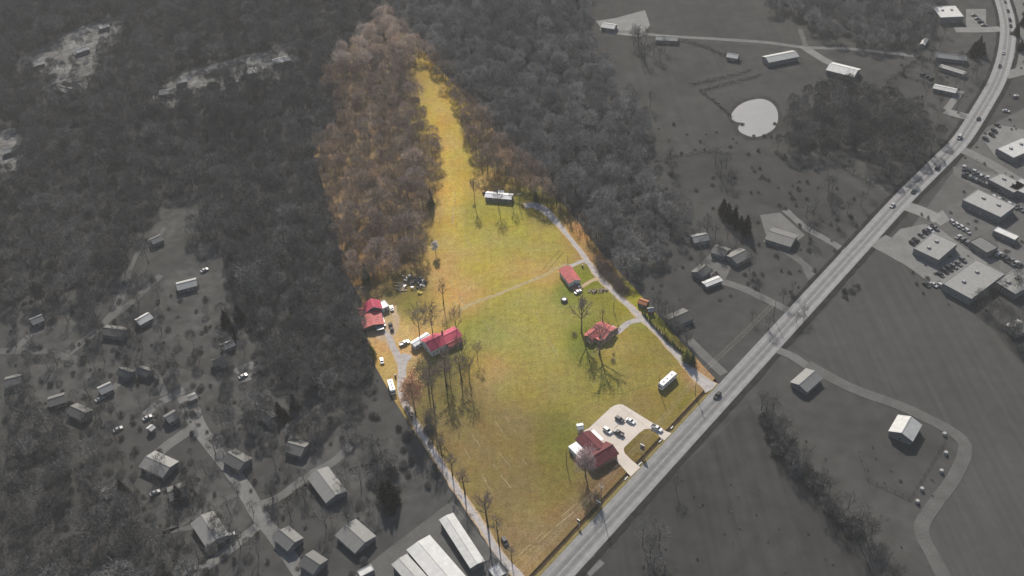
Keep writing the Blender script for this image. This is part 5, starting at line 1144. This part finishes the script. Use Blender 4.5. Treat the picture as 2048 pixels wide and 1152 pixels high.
gtrees([(1455, 440), (1468, 452), (1480, 462), (1446, 425), (1492, 468)], K_gcon, 'dark evergreen in the clump above the house cluster right of the parcel', 'evergreen clump by the houses', 10, 14)
gtrees(rnd(14, (1395, 455, 1500, 560)), K_gyard, 'leafless grey tree among the house cluster right of the parcel', 'trees of the right house cluster', 7, 12)
gtrees(rnd(12, (1610, 380, 1740, 480)), K_gyard, 'leafless grey tree in the rough pasture beside the highway', 'trees in the rough pasture', 7, 11)
gtrees(rnd(9, (1490, 570, 1620, 660)), K_gyard, 'leafless grey tree on the lawns between the drives and the highway', 'trees between the drives', 5, 9)
gtrees([(1285, 1090), (1300, 1120), (1318, 1095), (1308, 1140)], K_gyard, 'tall leafless grey tree standing at the bottom of the stubble field', 'trees at the bottom of the stubble field', 11, 15)
gtrees([(1352, 985)], K_gyard, 'lone leafless grey tree in the stubble field beside the highway', None, 9, 9.5)
gtrees(along(10, [(1270, 85), (1300, 130), (1320, 95), (1260, 90)], 14, 10), K_gyard, 'leafless grey tree in the clump below the white gravel yard', 'clump below the gravel yard', 10, 14)
gtrees([(1430, 330), (1440, 355), (1452, 340), (1462, 370), (1340, 330), (1345, 350), (1270, 215), (1290, 240), (1300, 215)], K_gyard, 'leafless grey tree standing in the pasture near the right wood', 'pasture trees near the right wood', 9, 13)
gtrees([(1950, 105), (1958, 95), (1944, 112), (1962, 110)], K_gcon, 'dark evergreen beside the light house at the highway bend', 'evergreens at the highway bend', 9, 12)
gtrees(rnd(10, (1990, 560, 2060, 720)), K_gyard, 'leafless grey tree near the right picture edge below the shops', 'trees at the right edge', 7, 12)
gtrees(along(12, [(1950, 600), (2000, 650), (2060, 730)], 12, 8), K_gyard, 'leafless grey tree along the far edge of the big crop field', 'trees along the big crop field', 6, 10)
gtrees(rnd(32, (20, 590, 330, 700)), K_gyard, 'leafless grey tree among the houses at the left below the woodland', 'trees among the left houses', 8, 13)
gtrees(rnd(28, (20, 720, 380, 860)), K_gyard, 'leafless grey tree on the left lawns above the lower left trees', 'trees on the left lawns', 6, 11)
mass('woodland', 'loose grey leafless trees between the hillside woodland and the wide street', 'woodland', [P(*q)[:2] for q in rnd(60, (440, 690, 720, 880))], gmetas, 8, 13, 15)
gtrees(rnd(36, (230, 880, 560, 1140)), K_gyard, 'leafless grey tree around the houses along the wide street', 'trees along the wide street', 6, 11)
gtrees(rnd(30, (560, 880, 790, 1060)), K_gyard, 'leafless grey tree around the houses above the storage yard', 'trees above the storage yard', 6, 11)
gtrees(rnd(24, (740, 790, 880, 990)), K_gshr, 'grey shrub on the lawn between the lane and the storage yard', 'shrubs left of the lane', 2, 4, 'bare_shrub')
gtrees([(780, 985), (790, 1005), (782, 1025), (770, 1000), (455, 655), (470, 675), (560, 830), (575, 845), (590, 815), (360, 1000), (250, 990), (480, 640)], K_gcon, 'dark grey evergreen among the houses left of the lane', 'dark evergreens left of the lane', 9, 13)
mass('woodland', 'grey leafless trees crowding the left boundary of the parcel below the barn', 'woodland', [P(*q)[:2] for q in rnd(34, (600, 620, 735, 780)) if not inside(PARCEL_PX, q[0] + 12, q[1])], gmetas, 9, 13, 15)
gtrees(rnd(12, (1830, 120, 1960, 240)), K_gyard, 'leafless grey tree round the hedged yard by the highway', 'trees round the hedged yard', 7, 11)
gtrees(rnd(14, (1770, 60, 1900, 120)), K_gyard, 'leafless grey tree behind the light house at the top right', 'trees behind the light house', 8, 12)
gtrees(rnd(8, (2030, 10, 2060, 140)), K_gcon, 'dark tree at the top right picture edge', 'dark trees at the top right edge', 7, 11)
gtrees(along(14, [(1340, 660), (1375, 690), (1330, 640), (1310, 600)], 12, 8), K_gyard, 'leafless grey tree round the dark roofed house at the right boundary', 'trees at the right boundary', 6, 10)

def off_road(x, y): return float(np.min(np.linalg.norm(hw_line - P(x, y)[:2], axis=1))) > 9
tufts('scrub', 'low grey scrub scattered over the pastures right of the parcel wood', 200, (1290, 230, 1720, 600), .8, 2.6, lambda x, y: off_road(x, y) and not inside(PARCEL_PX, x, y))
tufts('scrub', 'low grey scrub scattered among the houses at the lower left', 380, (0, 560, 760, 1150), .8, 3.0, lambda x, y: not inside(PARCEL_PX, x, y))
tufts('scrub', 'low grey scrub in the fields at the lower right beyond the highway', 70, (1240, 880, 1900, 1150), .3, 1.1, off_road)
tufts('scrub', 'low grey scrub round the shops and yards at the right', 110, (1800, 60, 2050, 640), .6, 2.2, off_road)
mass('woodland', 'loose grey leafless trees among the lower left houses', 'woodland', [P(*q)[:2] for q in rnd(110, (-40, 600, 560, 1130))], gmetas, 4, 10, 15)
# ------------------------------------------------------------------ haze
hz = MB().box((0, 900, 180.5), (2600, 2300, 363)).build('haze', None); props(hz, kind='stuff')
m = bpy.data.materials.new('pale_haze'); m.use_nodes = True; t = m.node_tree; t.nodes.clear()
out = t.nodes.new('ShaderNodeOutputMaterial'); pv = t.nodes.new('ShaderNodeVolumePrincipled'); pv.inputs['Density'].default_value = .0001; pv.inputs['Color'].default_value = (.93, .92, .89, 1); pv.inputs['Anisotropy'].default_value = 0
t.links.new(pv.outputs[0], out.inputs['Volume']); hz.data.materials.append(m)
